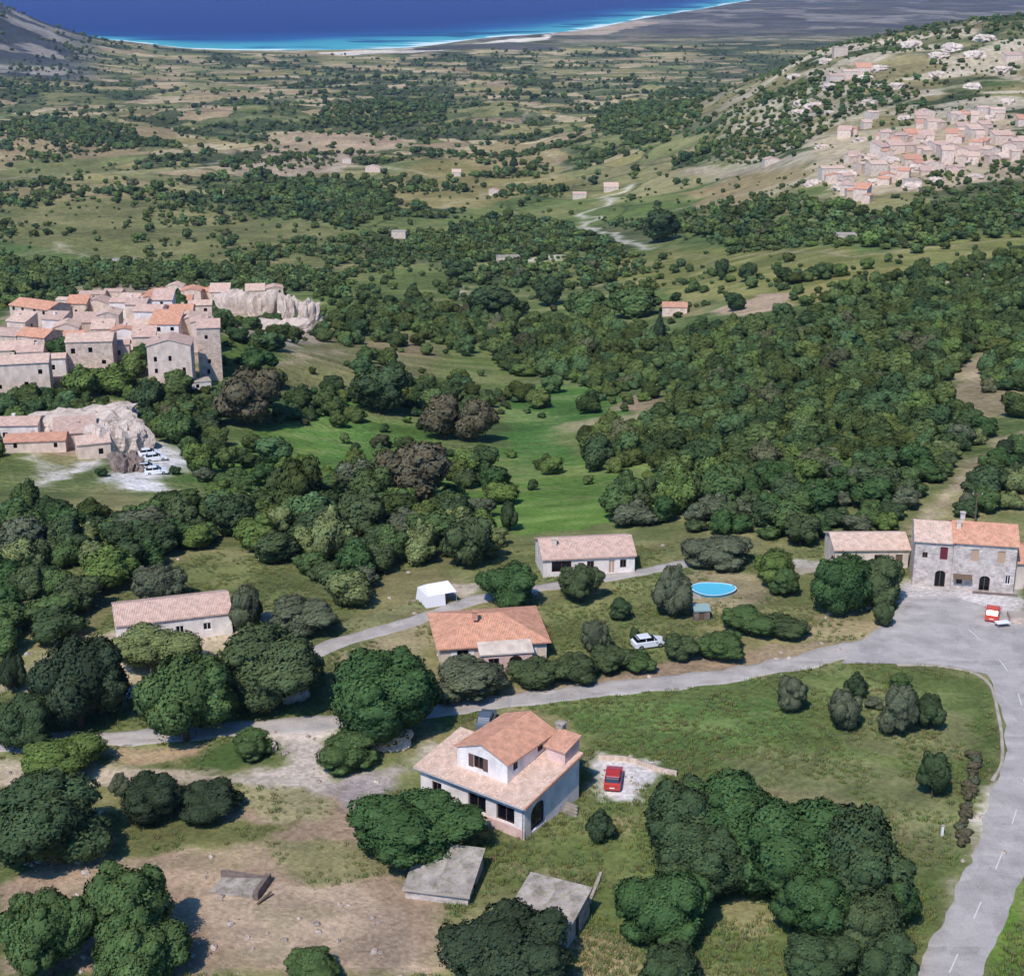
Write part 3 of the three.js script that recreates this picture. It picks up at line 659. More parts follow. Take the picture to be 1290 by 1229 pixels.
function groundTexture(W, H, X, D0, D1, warp, grain, blur) {
  const T = D0 > 600;
  const cv = document.createElement('canvas'); cv.width = W; cv.height = H; const g = cv.getContext('2d');
  const sx = W / (2 * X), sz = H / (D1 - D0), px = (x) => (x + X) * sx, pz = (z) => (-z - D0) * sz;
  const path = (pts, shut) => { g.beginPath(); pts.forEach(([x, z], i) => (i ? g.lineTo(px(x), pz(z)) : g.moveTo(px(x), pz(z)))); if (shut) g.closePath(); };
  for (const [c, ...pts] of PATCHES) { g.fillStyle = c; path(pts, true); g.fill(); }
  g.lineCap = 'round'; g.lineJoin = 'round';
  for (const [c, w, ...pts] of TRACKS) { g.strokeStyle = c; g.lineWidth = w * Math.min(sx, sz); path(pts); g.stroke(); }
  const cb = document.createElement('canvas'); cb.width = W; cb.height = H; const gb = cb.getContext('2d'); gb.filter = 'blur(' + blur + 'px)'; gb.drawImage(cv, 0, 0);
  const im = gb.getImageData(0, 0, W, H).data, data = new Uint8Array(W * H * 4), o = [0, 0, 0];
  for (let j = 0; j < H; j++) for (let i = 0; i < W; i++) {
    const x = (i + 0.5) / sx - X, D = (j + 0.5) / sz + D0, z = -D, k = (j * W + i) * 4;
    baseColour(x, z, o);
    const wx = warp * (vn(x / warp / 3, z / warp / 3) + 0.5 * vn(x / warp + 5, z / warp)), wz = warp * (vn(x / warp / 3 + 31, z / warp / 3 + 11) + 0.5 * vn(x / warp + 15, z / warp + 3));
    const qi = clamp(Math.round(i + wx * sx), 0, W - 1), qj = clamp(Math.round(j + wz * sz), 0, H - 1), q = (qj * W + qi) * 4, al = im[q + 3] / 255;
    if (al > 0) { o[0] += (im[q] - o[0]) * al; o[1] += (im[q + 1] - o[1]) * al; o[2] += (im[q + 2] - o[2]) * al; }
    const green = smooth(4, 22, o[1] - o[0] * 0.5 - o[2] * 0.5);
    const streak = fbm(x / (grain * (T ? 12 : 28)) + 3, z / (grain * (T ? 12 : 7)), 3), blot = fbm(x / (grain * 16), z / (grain * 16) + 6, 3), fine = vn(x / grain, z / grain) + 0.6 * vn(x / grain * 2.3, z / grain * 2.3);
    const dry = smooth(0.0, 0.35, streak + 0.5 * blot) * green * (D < 260 ? 0.18 : 0.34);
    o[0] += (150 - o[0]) * dry; o[1] += (136 - o[1]) * dry; o[2] += (98 - o[2]) * dry;
    const weed = smooth(0.12, 0.34, blot - 0.4 * streak) * (1 - green) * 0.25;
    o[0] += (108 - o[0]) * weed; o[1] += (108 - o[1]) * weed; o[2] += (72 - o[2]) * weed;
    const mown = D > 138 && D < 168 && x > 4 && x < 42 ? 0.045 * green * Math.sin(Math.hypot(x - 14, (z + 150) * 1.7) * 3.1 + 1.5 * vn(x / 6, z / 6)) * smooth(4, 9, x) * (1 - smooth(34, 42, x)) * smooth(138, 143, D) * (1 - smooth(161, 168, D)) : 0;   // swathes of cut grass
    const m = 1 + mown + 0.10 * fine + 0.22 * blot + 0.12 * streak;
    data[k] = clamp(o[0] * m, 0, 255); data[k + 1] = clamp(o[1] * m, 0, 255); data[k + 2] = clamp(o[2] * m, 0, 255); data[k + 3] = 255;
  }
  return dataTex(data, W, H, true, THREE.MirroredRepeatWrapping);
}
function dataTex(data, W, H, srgb, wrap = THREE.RepeatWrapping) {
  const t = new THREE.DataTexture(data, W, H, THREE.RGBAFormat); t.magFilter = THREE.LinearFilter; t.minFilter = THREE.LinearFilter; t.wrapS = t.wrapT = wrap;
  if (srgb) t.colorSpace = THREE.SRGBColorSpace; t.needsUpdate = true; return t;
}
function grayTex(n, f) { const d = new Uint8Array(n * n * 4); for (let j = 0; j < n; j++) for (let i = 0; i < n; i++) { const v = clamp(f(i / n, j / n) * 255, 0, 255), k = (j * n + i) * 4; d[k] = d[k + 1] = d[k + 2] = v; d[k + 3] = 255; } return dataTex(d, n, n, false); }

// ---------------------------------------------------------------- ground sheets, all on one grid so that they meet
const rows = [-250, -120, -20, 40, 60, 75];
for (let D = 75; D < 250;) { D += 1.15; rows.push(Math.min(D, 250)); }
for (let D = 250; D < 9500;) { const n = D + Math.max(1.6, D * 0.0085); for (const cut of [700, 2600]) if (D < cut && n > cut) rows.push(cut); D = n; rows.push(Math.min(D, 9500)); }
rows.sort((a, b) => a - b);
const NC = 380;
function groundMesh(name, D0, D1, mat, X, T0, T1) {
  const rs = rows.filter((d, i) => d >= D0 && d <= D1 && (i === 0 || d !== rows[i - 1])), pos = [], uv = [], idx = [];
  for (const D of rs) for (let i = 0; i <= NC; i++) { const x = (i / NC * 2 - 1) * halfWidth(D), z = -D; pos.push(x, ground(x, z), z); uv.push((x + X) / (2 * X), (D - T0) / (T1 - T0)); }
  for (let r = 0; r < rs.length - 1; r++) for (let i = 0; i < NC; i++) { const a = r * (NC + 1) + i, b = a + NC + 1; idx.push(a, a + 1, b, b, a + 1, b + 1); }
  const g = new THREE.BufferGeometry(); g.setAttribute('position', new THREE.Float32BufferAttribute(pos, 3)); g.setAttribute('uv', new THREE.Float32BufferAttribute(uv, 2)); g.setIndex(idx);
  const nrm = new Float32Array(pos.length), v = new THREE.Vector3();
  for (let i = 0; i < pos.length; i += 3) { const x = pos[i], z = pos[i + 2], e = Math.max(0.5, -z * 0.004); v.set(ground(x - e, z) - ground(x + e, z), 2 * e, ground(x, z - e) - ground(x, z + e)).normalize(); nrm[i] = v.x; nrm[i + 1] = v.y; nrm[i + 2] = v.z; }
  g.setAttribute('normal', new THREE.BufferAttribute(nrm, 3));
  const m = new THREE.Mesh(g, mat); m.name = name; m.userData.kind = 'structure'; m.receiveShadow = true; m.castShadow = true; scene.add(m); return m;
}
const clod = grayTex(256, (u, v) => 0.5 + 0.35 * vn(u * 32, v * 32) + 0.3 * vn(u * 64 + 3, v * 64));
function groundMat(map, X, D0, D1, metres, depth) {
  const b = clod.clone(); b.repeat.set(2 * X / metres, (D1 - D0) / metres); b.needsUpdate = true;
  return new THREE.MeshPhysicalMaterial({ map, roughness: 0.95, specularIntensity: 0.15, bumpMap: b, bumpScale: depth });
}
const GZ = [['ground', -250, 250, 2048, 2048, 135, 75, 250, 0.9, 0.35, 5, 9, 0.05], ['valley_ground', 250, 700, 2048, 2048, 300, 250, 700, 3.5, 0.9, 4, 30, 0.3], ['hillside_ground', 700, 2600, 2048, 1400, 960, 700, 2600, 9, 3, 2, 80, 0.9], ['coastal_plain_ground', 2600, 9500, 2048, 1024, 3400, 2600, 9500, 24, 8, 1, 300, 2]];
for (const [name, a, b, W, H, X, T0, T1, warp, grain, blur, mt, dp] of GZ) groundMesh(name, a, b, groundMat(groundTexture(W, H, X, T0, T1, warp, grain, blur), X, T0, T1, mt, dp), X, T0, T1);

// ---------------------------------------------------------------- sea: deep blue, turquoise over the sand shelf, foam where it breaks
{
  const W = 1024, H = 512, X = 3400, D0 = 3900, D1 = 9500, data = new Uint8Array(W * H * 4), deep = hex('#26427a'), mid = hex('#2a5f92'), turq = hex('#4fa9b3'), foam = hex('#dff0ec'), weed = hex('#1d4a78'), o = [0, 0, 0];
  for (let j = 0; j < H; j++) for (let i = 0; i < W; i++) {
    const x = (i + 0.5) / W * 2 * X - X, D = D0 + (j + 0.5) / H * (D1 - D0), depth = -ground(x, -D) + 2.2 * fbm(x / 260, D / 120, 3), k = (j * W + i) * 4;
    o[0] = deep[0]; o[1] = deep[1]; o[2] = deep[2];
    mix3(o, mid, 1 - smooth(9, 26, depth)); mix3(o, turq, 1 - smooth(3, 14, depth));
    mix3(o, weed, 0.75 * smooth(0.12, 0.2, fbm(x / 330 + 9, D / 110, 4)) * smooth(2, 4, depth) * (1 - smooth(14, 24, depth)));
    mix3(o, foam, 1 - smooth(0.5, 1.6, depth + 0.8 * vn(x / 60, D / 30)));
    const m = 1 + 0.05 * fbm(x / 90, D / 22, 3);
    for (let c = 0; c < 3; c++) data[k + c] = clamp(o[c] * m, 0, 255); data[k + 3] = 255;
  }
  const seaMat = (o2) => new THREE.MeshPhysicalMaterial({ roughness: 0.75, specularIntensity: 0.12, ...o2 });
  const sheet = (name, x0, x1, a, b, y, mat) => { const g = new THREE.BufferGeometry(); g.setAttribute('position', new THREE.Float32BufferAttribute([x0, y, -a, x1, y, -a, x0, y, -b, x1, y, -b], 3)); g.setAttribute('normal', new THREE.Float32BufferAttribute([0, 1, 0, 0, 1, 0, 0, 1, 0, 0, 1, 0], 3)); g.setAttribute('uv', new THREE.Float32BufferAttribute([0, 0, 1, 0, 0, 1, 1, 1], 2)); g.setIndex([0, 1, 2, 2, 1, 3]); const m = new THREE.Mesh(g, mat); m.name = name; m.userData.kind = 'structure'; scene.add(m); };
  sheet('sea', -X, X, D0, D1, 0, seaMat({ map: dataTex(data, W, H, true, THREE.ClampToEdgeWrapping) }));
  const open = seaMat({ color: '#26427a' });
  sheet('open_sea', -20000, 20000, D1, 42000, 0, open);
}

// ---------------------------------------------------------------- naming helpers
const taken = new Map();
const numbered = (n) => { const k = taken.get(n) || 0; taken.set(n, k + 1); return k ? n + '_' + String(k).padStart(3, '0') : n; };
function tag(o, label, category, group, kind) { if (label) o.userData.label = label; if (category) o.userData.category = category; if (group) o.userData.group = group; if (kind) o.userData.kind = kind; return o; }
function thing(name, label, category, x, y, z, turn = 0, group) { const o = new THREE.Group(); o.name = numbered(name); o.position.set(x, y, z); o.rotation.y = turn; scene.add(o); return tag(o, label, category, group); }
function part(name, geo, mat, parent) { const m = new THREE.Mesh(geo, mat); m.name = parent === scene ? numbered(name) : name; m.castShadow = m.receiveShadow = true; parent.add(m); return m; }
const R = Math.PI / 180;

// ---------------------------------------------------------------- polygons, slabs and boxes with uv in metres
class MB {
  constructor() { this.p = []; this.n = []; this.u = []; this.i = []; }
  poly(pts, holes = []) {
    const n = new THREE.Vector3(), V = pts.map((a) => new THREE.Vector3(...a));
    for (let k = 0; k < V.length; k++) { const a = V[k], b = V[(k + 1) % V.length]; n.x += (a.y - b.y) * (a.z + b.z); n.y += (a.z - b.z) * (a.x + b.x); n.z += (a.x - b.x) * (a.y + b.y); }
    n.normalize();
    const U = Math.abs(n.y) > 0.999 ? new THREE.Vector3(1, 0, 0) : new THREE.Vector3(0, 1, 0).cross(n).normalize(), W = n.clone().cross(U);
    const flat = (v) => new THREE.Vector2(v.dot(U), v.dot(W)), HV = holes.map((h) => h.map((a) => new THREE.Vector3(...a)));
    const tri = THREE.ShapeUtils.triangulateShape(V.map(flat), HV.map((h) => h.map(flat))), all = [V, ...HV].flat(), o = this.p.length / 3;
    for (const v of all) { this.p.push(v.x, v.y, v.z); this.n.push(n.x, n.y, n.z); this.u.push(v.dot(U), v.dot(W)); }
    for (const t of tri) this.i.push(o + t[0], o + t[1], o + t[2]);
    return this;
  }
  prism(bottom, top) { const k = bottom.length; for (let a = 0; a < k; a++) { const b = (a + 1) % k; this.poly([bottom[a], bottom[b], top[b], top[a]]); } this.poly(top); this.poly([...bottom].reverse()); return this; }
  box(x0, y0, z0, x1, y1, z1) { const q = (y) => [[x0, y, z1], [x1, y, z1], [x1, y, z0], [x0, y, z0]]; return this.prism(q(y0), q(y1)); }
  slab(top, t) { return this.prism(top.map(([x, y, z]) => [x, y - t, z]), top); }
  tube(a, b, r, r2 = r, n = 7) { const A = new THREE.Vector3(...a), B = new THREE.Vector3(...b), d = B.clone().sub(A).normalize(), s = Math.abs(d.y) > 0.9 ? new THREE.Vector3(1, 0, 0) : new THREE.Vector3(0, 1, 0), u = s.cross(d).normalize(), v = d.clone().cross(u), ring = (P, q) => Array.from({ length: n }, (_, k) => { const t = k / n * 2 * Math.PI; return P.clone().addScaledVector(u, Math.cos(t) * q).addScaledVector(v, Math.sin(t) * q).toArray(); }); return this.prism(ring(A, r), ring(B, r2)); }
  get geo() { const g = new THREE.BufferGeometry(); g.setAttribute('position', new THREE.Float32BufferAttribute(this.p, 3)); g.setAttribute('normal', new THREE.Float32BufferAttribute(this.n, 3)); g.setAttribute('uv', new THREE.Float32BufferAttribute(this.u, 2)); g.setIndex(this.i); return g; }
}
// a wall from A to B (seen from outside, left to right) with a height profile and openings cut through it
function wall(mb, [ax, az], [bx, bz], profile, holes = [], deep = 0.28) {
  const L = Math.hypot(bx - ax, bz - az), dx = (bx - ax) / L, dz = (bz - az) / L, at = (t, y, q = 0) => [ax + dx * t + dz * q, y, az + dz * t - dx * q];   // q: inwards
  const ring = (h) => { const [t0, y0, t1, y1, arch] = h; if (!arch) return [[t0, y0], [t1, y0], [t1, y1], [t0, y1]]; const r = (t1 - t0) / 2, c = (t0 + t1) / 2, o = [[t0, y0], [t1, y0]]; for (let k = 0; k <= 8; k++) { const a = k / 8 * Math.PI; o.push([c + Math.cos(a) * r, y1 - r * 0.8 + Math.sin(a) * r * 0.8]); } return o; };
  mb.poly(profile.map(([t, y]) => at(t, y)), holes.map((h) => ring(h).map(([t, y]) => at(t, y))));
  for (const h of holes) { const r = ring(h); for (let k = 0; k < r.length; k++) { const a = r[k], b = r[(k + 1) % r.length]; mb.poly([at(a[0], a[1]), at(b[0], b[1]), at(b[0], b[1], deep), at(a[0], a[1], deep)]); } }
  return at;
}

// ---------------------------------------------------------------- materials
const tiles = (() => { const n = 512, c = new Uint8Array(n * n * 4), b = new Uint8Array(n * n * 4), cols = 22, rws = 16; for (let j = 0; j < n; j++) for (let i = 0; i < n; i++) { const u = i / n * cols, r = Math.floor(j / n * rws), v = j / n * rws - r, q = Math.floor(u), f = u - q, h = hash2(q, r), k = (j * n + i) * 4, s = 0.5 + 0.5 * Math.cos((f - 0.5) * 2 * Math.PI), l = 0.93 + 0.09 * (h - 0.5) + 0.10 * fbm(i / 70, j / 70, 3), w = hash2(q + 50, r + 9);
  c[k] = clamp(255 * l, 0, 255); c[k + 1] = clamp(255 * l * (0.98 + 0.05 * (w - 0.5)), 0, 255); c[k + 2] = clamp(255 * l * (0.97 + 0.07 * (w - 0.5)), 0, 255); c[k + 3] = 255; b[k] = b[k + 1] = b[k + 2] = 255 * clamp(0.8 * s + 0.2 * v, 0, 1); b[k + 3] = 255; } return [dataTex(c, n, n, true), dataTex(b, n, n, false)]; })();
for (const t of tiles) t.repeat.set(1 / 4.6, 1 / 4.6);
const plasterTex = (() => { const n = 512, d = new Uint8Array(n * n * 4); for (let j = 0; j < n; j++) for (let i = 0; i < n; i++) { const k = (j * n + i) * 4, m = 0.93 + 0.13 * fbm(i / 60, j / 110, 4) + 0.05 * vn(i / 4, j / 4); d[k] = clamp(255 * m, 0, 255); d[k + 1] = clamp(252 * m, 0, 255); d[k + 2] = clamp(248 * m, 0, 255); d[k + 3] = 255; } return dataTex(d, n, n, true); })(); plasterTex.repeat.set(1 / 7, 1 / 7);
const stoneTex = (() => { const n = 512, d = new Uint8Array(n * n * 4); for (let j = 0; j < n; j++) for (let i = 0; i < n; i++) { const r = Math.floor(j / n * 22 + 0.3 * vn(i / 40, j / 40)), q = Math.floor(i / n * 14 + hash2(r, 3) * 5), h = hash2(q, r), k = (j * n + i) * 4, m = 0.9 + 0.12 * (h - 0.5) + 0.14 * fbm(i / 50, j / 50, 3) + 0.06 * vn(i / 3, j / 3); d[k] = clamp(255 * m, 0, 255); d[k + 1] = clamp(250 * m, 0, 255); d[k + 2] = clamp(243 * m, 0, 255); d[k + 3] = 255; } return dataTex(d, n, n, true); })(); stoneTex.repeat.set(1 / 6, 1 / 6);
const asphaltTex = (() => { const n = 1024, d = new Uint8Array(n * n * 4); for (let j = 0; j < n; j++) for (let i = 0; i < n; i++) { const k = (j * n + i) * 4, px = Math.floor(i / 128 + 0.4 * vn(j / 90, 3)), py = Math.floor(j / 90 + 0.3 * vn(i / 80, 7)), crack = Math.min(Math.abs(vn(i / 60 + 0.5 * vn(i / 12, j / 12), j / 44)), Math.abs(vn(i / 33 + 9, j / 70 + 0.4 * vn(i / 9, j / 9)))), m = 0.9 + 0.12 * fbm(i / 110, j / 80, 4) + 0.07 * vn(i / 2.5, j / 2.5) + (hash2(px, py) < 0.12 ? -0.04 : 0) - 0.13 * (1 - smooth(0.0, 0.025, crack)); d[k] = clamp(252 * m, 0, 255); d[k + 1] = clamp(250 * m, 0, 255); d[k + 2] = clamp(249 * m, 0, 255); d[k + 3] = 255; } return dataTex(d, n, n, true); })(); asphaltTex.repeat.set(1 / 19, 1 / 19);
const stainTex = (() => { const n = 512, d = new Uint8Array(n * n * 4); for (let j = 0; j < n; j++) for (let i = 0; i < n; i++) { const k = (j * n + i) * 4, a = fbm(i / 80, j / 80, 4), lich = smooth(0.16, 0.26, fbm(i / 22 + 5, j / 22, 4)), m = 0.9 + 0.22 * a + 0.07 * vn(i / 3, j / 3); d[k] = clamp(250 * m - 26 * lich, 0, 255); d[k + 1] = clamp(247 * m - 20 * lich, 0, 255); d[k + 2] = clamp(243 * m - 38 * lich, 0, 255); d[k + 3] = 255; } return dataTex(d, n, n, true); })(); stainTex.repeat.set(1 / 6.3, 1 / 6.3);
const roughTex = grayTex(256, (u, v) => 0.55 + 0.4 * fbm(u * 24, v * 24, 4) + 0.2 * vn(u * 90, v * 90)); roughTex.repeat.set(1 / 5, 1 / 5);
const std = (o) => new THREE.MeshPhysicalMaterial({ roughness: 0.88, specularIntensity: 0.35, ...o });
const roofMat = (c) => std({ color: c, map: tiles[0], bumpMap: tiles[1], bumpScale: 0.07, roughness: 0.95 });
const M = {
  roofOrange: roofMat('#edb392'), roofPale: roofMat('#f0d3bc'), roofPink: roofMat('#e8c8b4'), roofClay: roofMat('#e2ad90'), roofOld: roofMat('#ddc0ae'),
  white: std({ color: '#f6eee7', map: plasterTex, bumpMap: roughTex, bumpScale: 0.015 }), cream: std({ color: '#e3d3c2', map: plasterTex }), pink: std({ color: '#e6c6bb', map: plasterTex }), tan: std({ color: '#ecd6c3', map: plasterTex, bumpMap: roughTex, bumpScale: 0.03 }),
  stone: std({ color: '#e4d0bf', map: stoneTex, bumpMap: roughTex, bumpScale: 0.06 }), stoneGrey: std({ color: '#d8cdc5', map: stoneTex, bumpMap: roughTex, bumpScale: 0.06 }), stoneDark: std({ color: '#8d7f78', map: stoneTex, bumpMap: roughTex, bumpScale: 0.08 }),
  slate: std({ color: '#7a6c6c', map: stoneTex, bumpMap: roughTex, bumpScale: 0.1 }),
  concrete: std({ color: '#b8afa5', map: stainTex, bumpMap: roughTex, bumpScale: 0.02 }), rock: std({ color: '#e6d5c5', map: plasterTex, bumpMap: roughTex, bumpScale: 0.25 }),
  asphalt: std({ color: '#c6c1ba', map: asphaltTex, bumpMap: roughTex, bumpScale: 0.01, roughness: 0.92 }), asphaltPale: std({ color: '#c8c1b7', map: asphaltTex, bumpMap: roughTex, bumpScale: 0.01 }), paint: std({ color: '#dcd9d3' }), kerb: std({ color: '#bdb3a4', map: plasterTex }),
  glass: new THREE.MeshPhysicalMaterial({ color: '#10131a', roughness: 0.12, specularIntensity: 0.6 }), frame: std({ color: '#6b5347' }), frameWhite: std({ color: '#e6e2dc' }), shutter: std({ color: '#b79a80' }), maroon: std({ color: '#6c3038' }), wood: std({ color: '#6b5a49' }), bark: std({ color: '#5a4c3e', bumpMap: roughTex, bumpScale: 0.05 }),
  tyre: std({ color: '#1b1b1d' }), hub: std({ color: '#a7a9ad', metalness: 0.7, roughness: 0.4 }), lamp: std({ color: '#e9e6dc', roughness: 0.3 }), tail: std({ color: '#a01a18', roughness: 0.4 }), metal: std({ color: '#b9bcbd', metalness: 0.6, roughness: 0.45 }),
  canvas: std({ color: '#ecebea', roughness: 0.8 }), pool: new THREE.MeshPhysicalMaterial({ color: '#5cc3de', bumpMap: roughTex, bumpScale: 0.05, roughness: 0.15, specularIntensity: 0.5 }), liner: std({ color: '#c9dcdf' }), poolWall: std({ color: '#3a7f95' }), blueTarp: std({ color: '#8fa7a4' }),
};

// ---------------------------------------------------------------- roads laid on the ground
function curve(pts, step) { const c = new THREE.CatmullRomCurve3(pts.map(([x, z]) => new THREE.Vector3(x, 0, z)), false, 'centripetal'); return c.getSpacedPoints(Math.max(4, Math.round(c.getLength() / step))); }
function ribbon(pts, width, off, step = 1.2, ragged = 0) {
  const C = curve(pts, step), p = [], uv = [], idx = [], cross = [-0.5, -0.5, -0.3, 0, 0.3, 0.5, 0.5], n = cross.length;
  C.forEach((c, k) => {
    const a = C[Math.max(0, k - 1)], b = C[Math.min(C.length - 1, k + 1)], dx = b.x - a.x, dz = b.z - a.z, L = Math.hypot(dx, dz), nx = -dz / L, nz = dx / L;
    cross.forEach((s, q) => { const w = s * width + (Math.abs(s) > 0.4 ? ragged * fbm(c.x / 2 + s * 30, c.z / 2, 3) : 0), x = c.x + nx * w, z = c.z + nz * w; p.push(x, ground(x, z) + (q === 0 || q === n - 1 ? -0.25 : off), z); uv.push(x, z); });
  });
  for (let k = 0; k < C.length - 1; k++) for (let q = 0; q < n - 1; q++) { const a = k * n + q, b = a + n; idx.push(a, a + 1, b, b, a + 1, b + 1); }
  const g = new THREE.BufferGeometry(); g.setAttribute('position', new THREE.Float32BufferAttribute(p, 3)); g.setAttribute('uv', new THREE.Float32BufferAttribute(uv, 2)); g.setIndex(idx); g.computeVertexNormals();
  if (g.attributes.normal.getY(3) < 0) { const id = g.index.array; for (let i = 0; i < id.length; i += 3) { const t = id[i]; id[i] = id[i + 1]; id[i + 1] = t; } g.computeVertexNormals(); }
  return g;
}
function drapePoly(poly, off, cell) {
  const xs = poly.map((a) => a[0]), zs = poly.map((a) => a[1]), p = [], uv = [], idx = [];
  const clip = (P, ax, s, v) => { const o = []; for (let k = 0; k < P.length; k++) { const a = P[k], b = P[(k + 1) % P.length], da = s * (a[ax] - v), db = s * (b[ax] - v); if (da >= 0) o.push(a); if (da * db < 0) { const t = da / (da - db); o.push([a[0] + (b[0] - a[0]) * t, a[1] + (b[1] - a[1]) * t]); } } return o; };
  for (let x = Math.min(...xs); x < Math.max(...xs); x += cell) for (let z = Math.min(...zs); z < Math.max(...zs); z += cell) {
    let P = clip(clip(clip(clip(poly, 0, 1, x), 0, -1, x + cell), 1, 1, z), 1, -1, z + cell); if (P.length < 3) continue;
    const o = p.length / 3; for (const [a, b] of P) { p.push(a, ground(a, b) + off, b); uv.push(a, b); }
    for (const [a, b, c] of THREE.ShapeUtils.triangulateShape(P.map((q) => new THREE.Vector2(...q)), [])) idx.push(o + a, o + c, o + b);
  }
  const g = new THREE.BufferGeometry(); g.setAttribute('position', new THREE.Float32BufferAttribute(p, 3)); g.setAttribute('uv', new THREE.Float32BufferAttribute(uv, 2)); g.setIndex(idx); g.computeVertexNormals(); return g;
}
const struct = (name, geo, mat) => tag(part(name, geo, mat, scene), null, null, null, 'structure');
struct('lane', ribbon(ROADS.lane, 2.7, 0.05, 1.2, 0.5), M.asphaltPale);
struct('side_road', ribbon(ROADS.valley_road, 3.5, 0.055, 1.2, 0.9), M.asphaltPale);
const mainRoad = struct('main_road', ribbon(ROADS.main_road, 5.0, 0.065, 1.2, 0.7), M.asphalt);
struct('junction_road', drapePoly(PLAZA, 0.072, 1.5), M.asphalt);
{ // centre dashes and worn edge lines
  const C = curve(ROADS.main_road, 1), dash = (k, len, off, w, y = 0.078) => { const p = []; for (let q = k; q <= k + len && q < C.length - 1; q++) { const c = C[q], b = C[q + 1], L = Math.hypot(b.x - c.x, b.z - c.z); p.push([c.x - (b.z - c.z) / L * off, c.z + (b.x - c.x) / L * off]); } if (p.length > 1) part('marking', ribbon(p, w, y, 0.8), M.paint, mainRoad); };
  for (let k = 6; k < C.length - 6; k += 9) dash(k, 3, 0, 0.13);
}
struct('kerb', ribbon(KERB, 0.4, 0.16, 0.8, 0.12), M.kerb);

// ---------------------------------------------------------------- houses
function pane(g, at, t0, y0, t1, y1, o = {}) {
  const q = o.deep ?? 0.14, f = 0.08, mb = new MB(), P = (t, y, z) => at(t, y, z), bar = (a, b, c, d) => mb.prism([P(a, b, q), P(c, b, q), P(c, b, q - 0.05), P(a, b, q - 0.05)], [P(a, d, q), P(c, d, q), P(c, d, q - 0.05), P(a, d, q - 0.05)]);
  if (o.small) { mb.poly([P(t0, y0, q), P(t1, y0, q), P(t1, y1, q), P(t0, y1, q)]); return part(o.name || 'window', mb.geo, o.mat || M.glass, g); }
  bar(t0, y0, t1, y0 + f); bar(t0, y1 - f, t1, y1); bar(t0, y0 + f, t0 + f, y1 - f); bar(t1 - f, y0 + f, t1, y1 - f); bar((t0 + t1) / 2 - 0.04, y0 + f, (t0 + t1) / 2 + 0.04, y1 - f);
  const w = part(o.name || 'window', mb.geo, o.frame || M.frameWhite, g), gl = new MB().poly([P(t0, y0, q + 0.01), P(t1, y0, q + 0.01), P(t1, y1, q + 0.01), P(t0, y1, q + 0.01)]);
  part('pane', gl.geo, o.mat || M.glass, w);
  if (o.sill) { const s = new MB().prism([P(t0 - 0.1, y0 - 0.1, 0.02), P(t1 + 0.1, y0 - 0.1, 0.02), P(t1 + 0.1, y0 - 0.1, -0.1), P(t0 - 0.1, y0 - 0.1, -0.1)].reverse(), [P(t0 - 0.1, y0, 0.02), P(t1 + 0.1, y0, 0.02), P(t1 + 0.1, y0, -0.1), P(t0 - 0.1, y0, -0.1)].reverse()); part('sill', s.geo, M.kerb, w); }
  if (o.shutter) for (const s of [[t0 - (t1 - t0) / 2, t0 - 0.02], [t1 + 0.02, t1 + (t1 - t0) / 2]]) part('shutter', new MB().prism([P(s[0], y0, -0.06), P(s[1], y0, -0.06), P(s[1], y0, -0.01), P(s[0], y0, -0.01)], [P(s[0], y1, -0.06), P(s[1], y1, -0.06), P(s[1], y1, -0.01), P(s[0], y1, -0.01)]).geo, o.shutter, w);
  return w;
}
function chimney(roof, x, y, z, mat = M.cream) { part('chimney', new MB().box(x - 0.3, y, z - 0.3, x + 0.3, y + 1.1, z + 0.3).box(x - 0.38, y + 1.102, z - 0.38, x + 0.38, y + 1.2, z + 0.38).geo, mat, roof); }
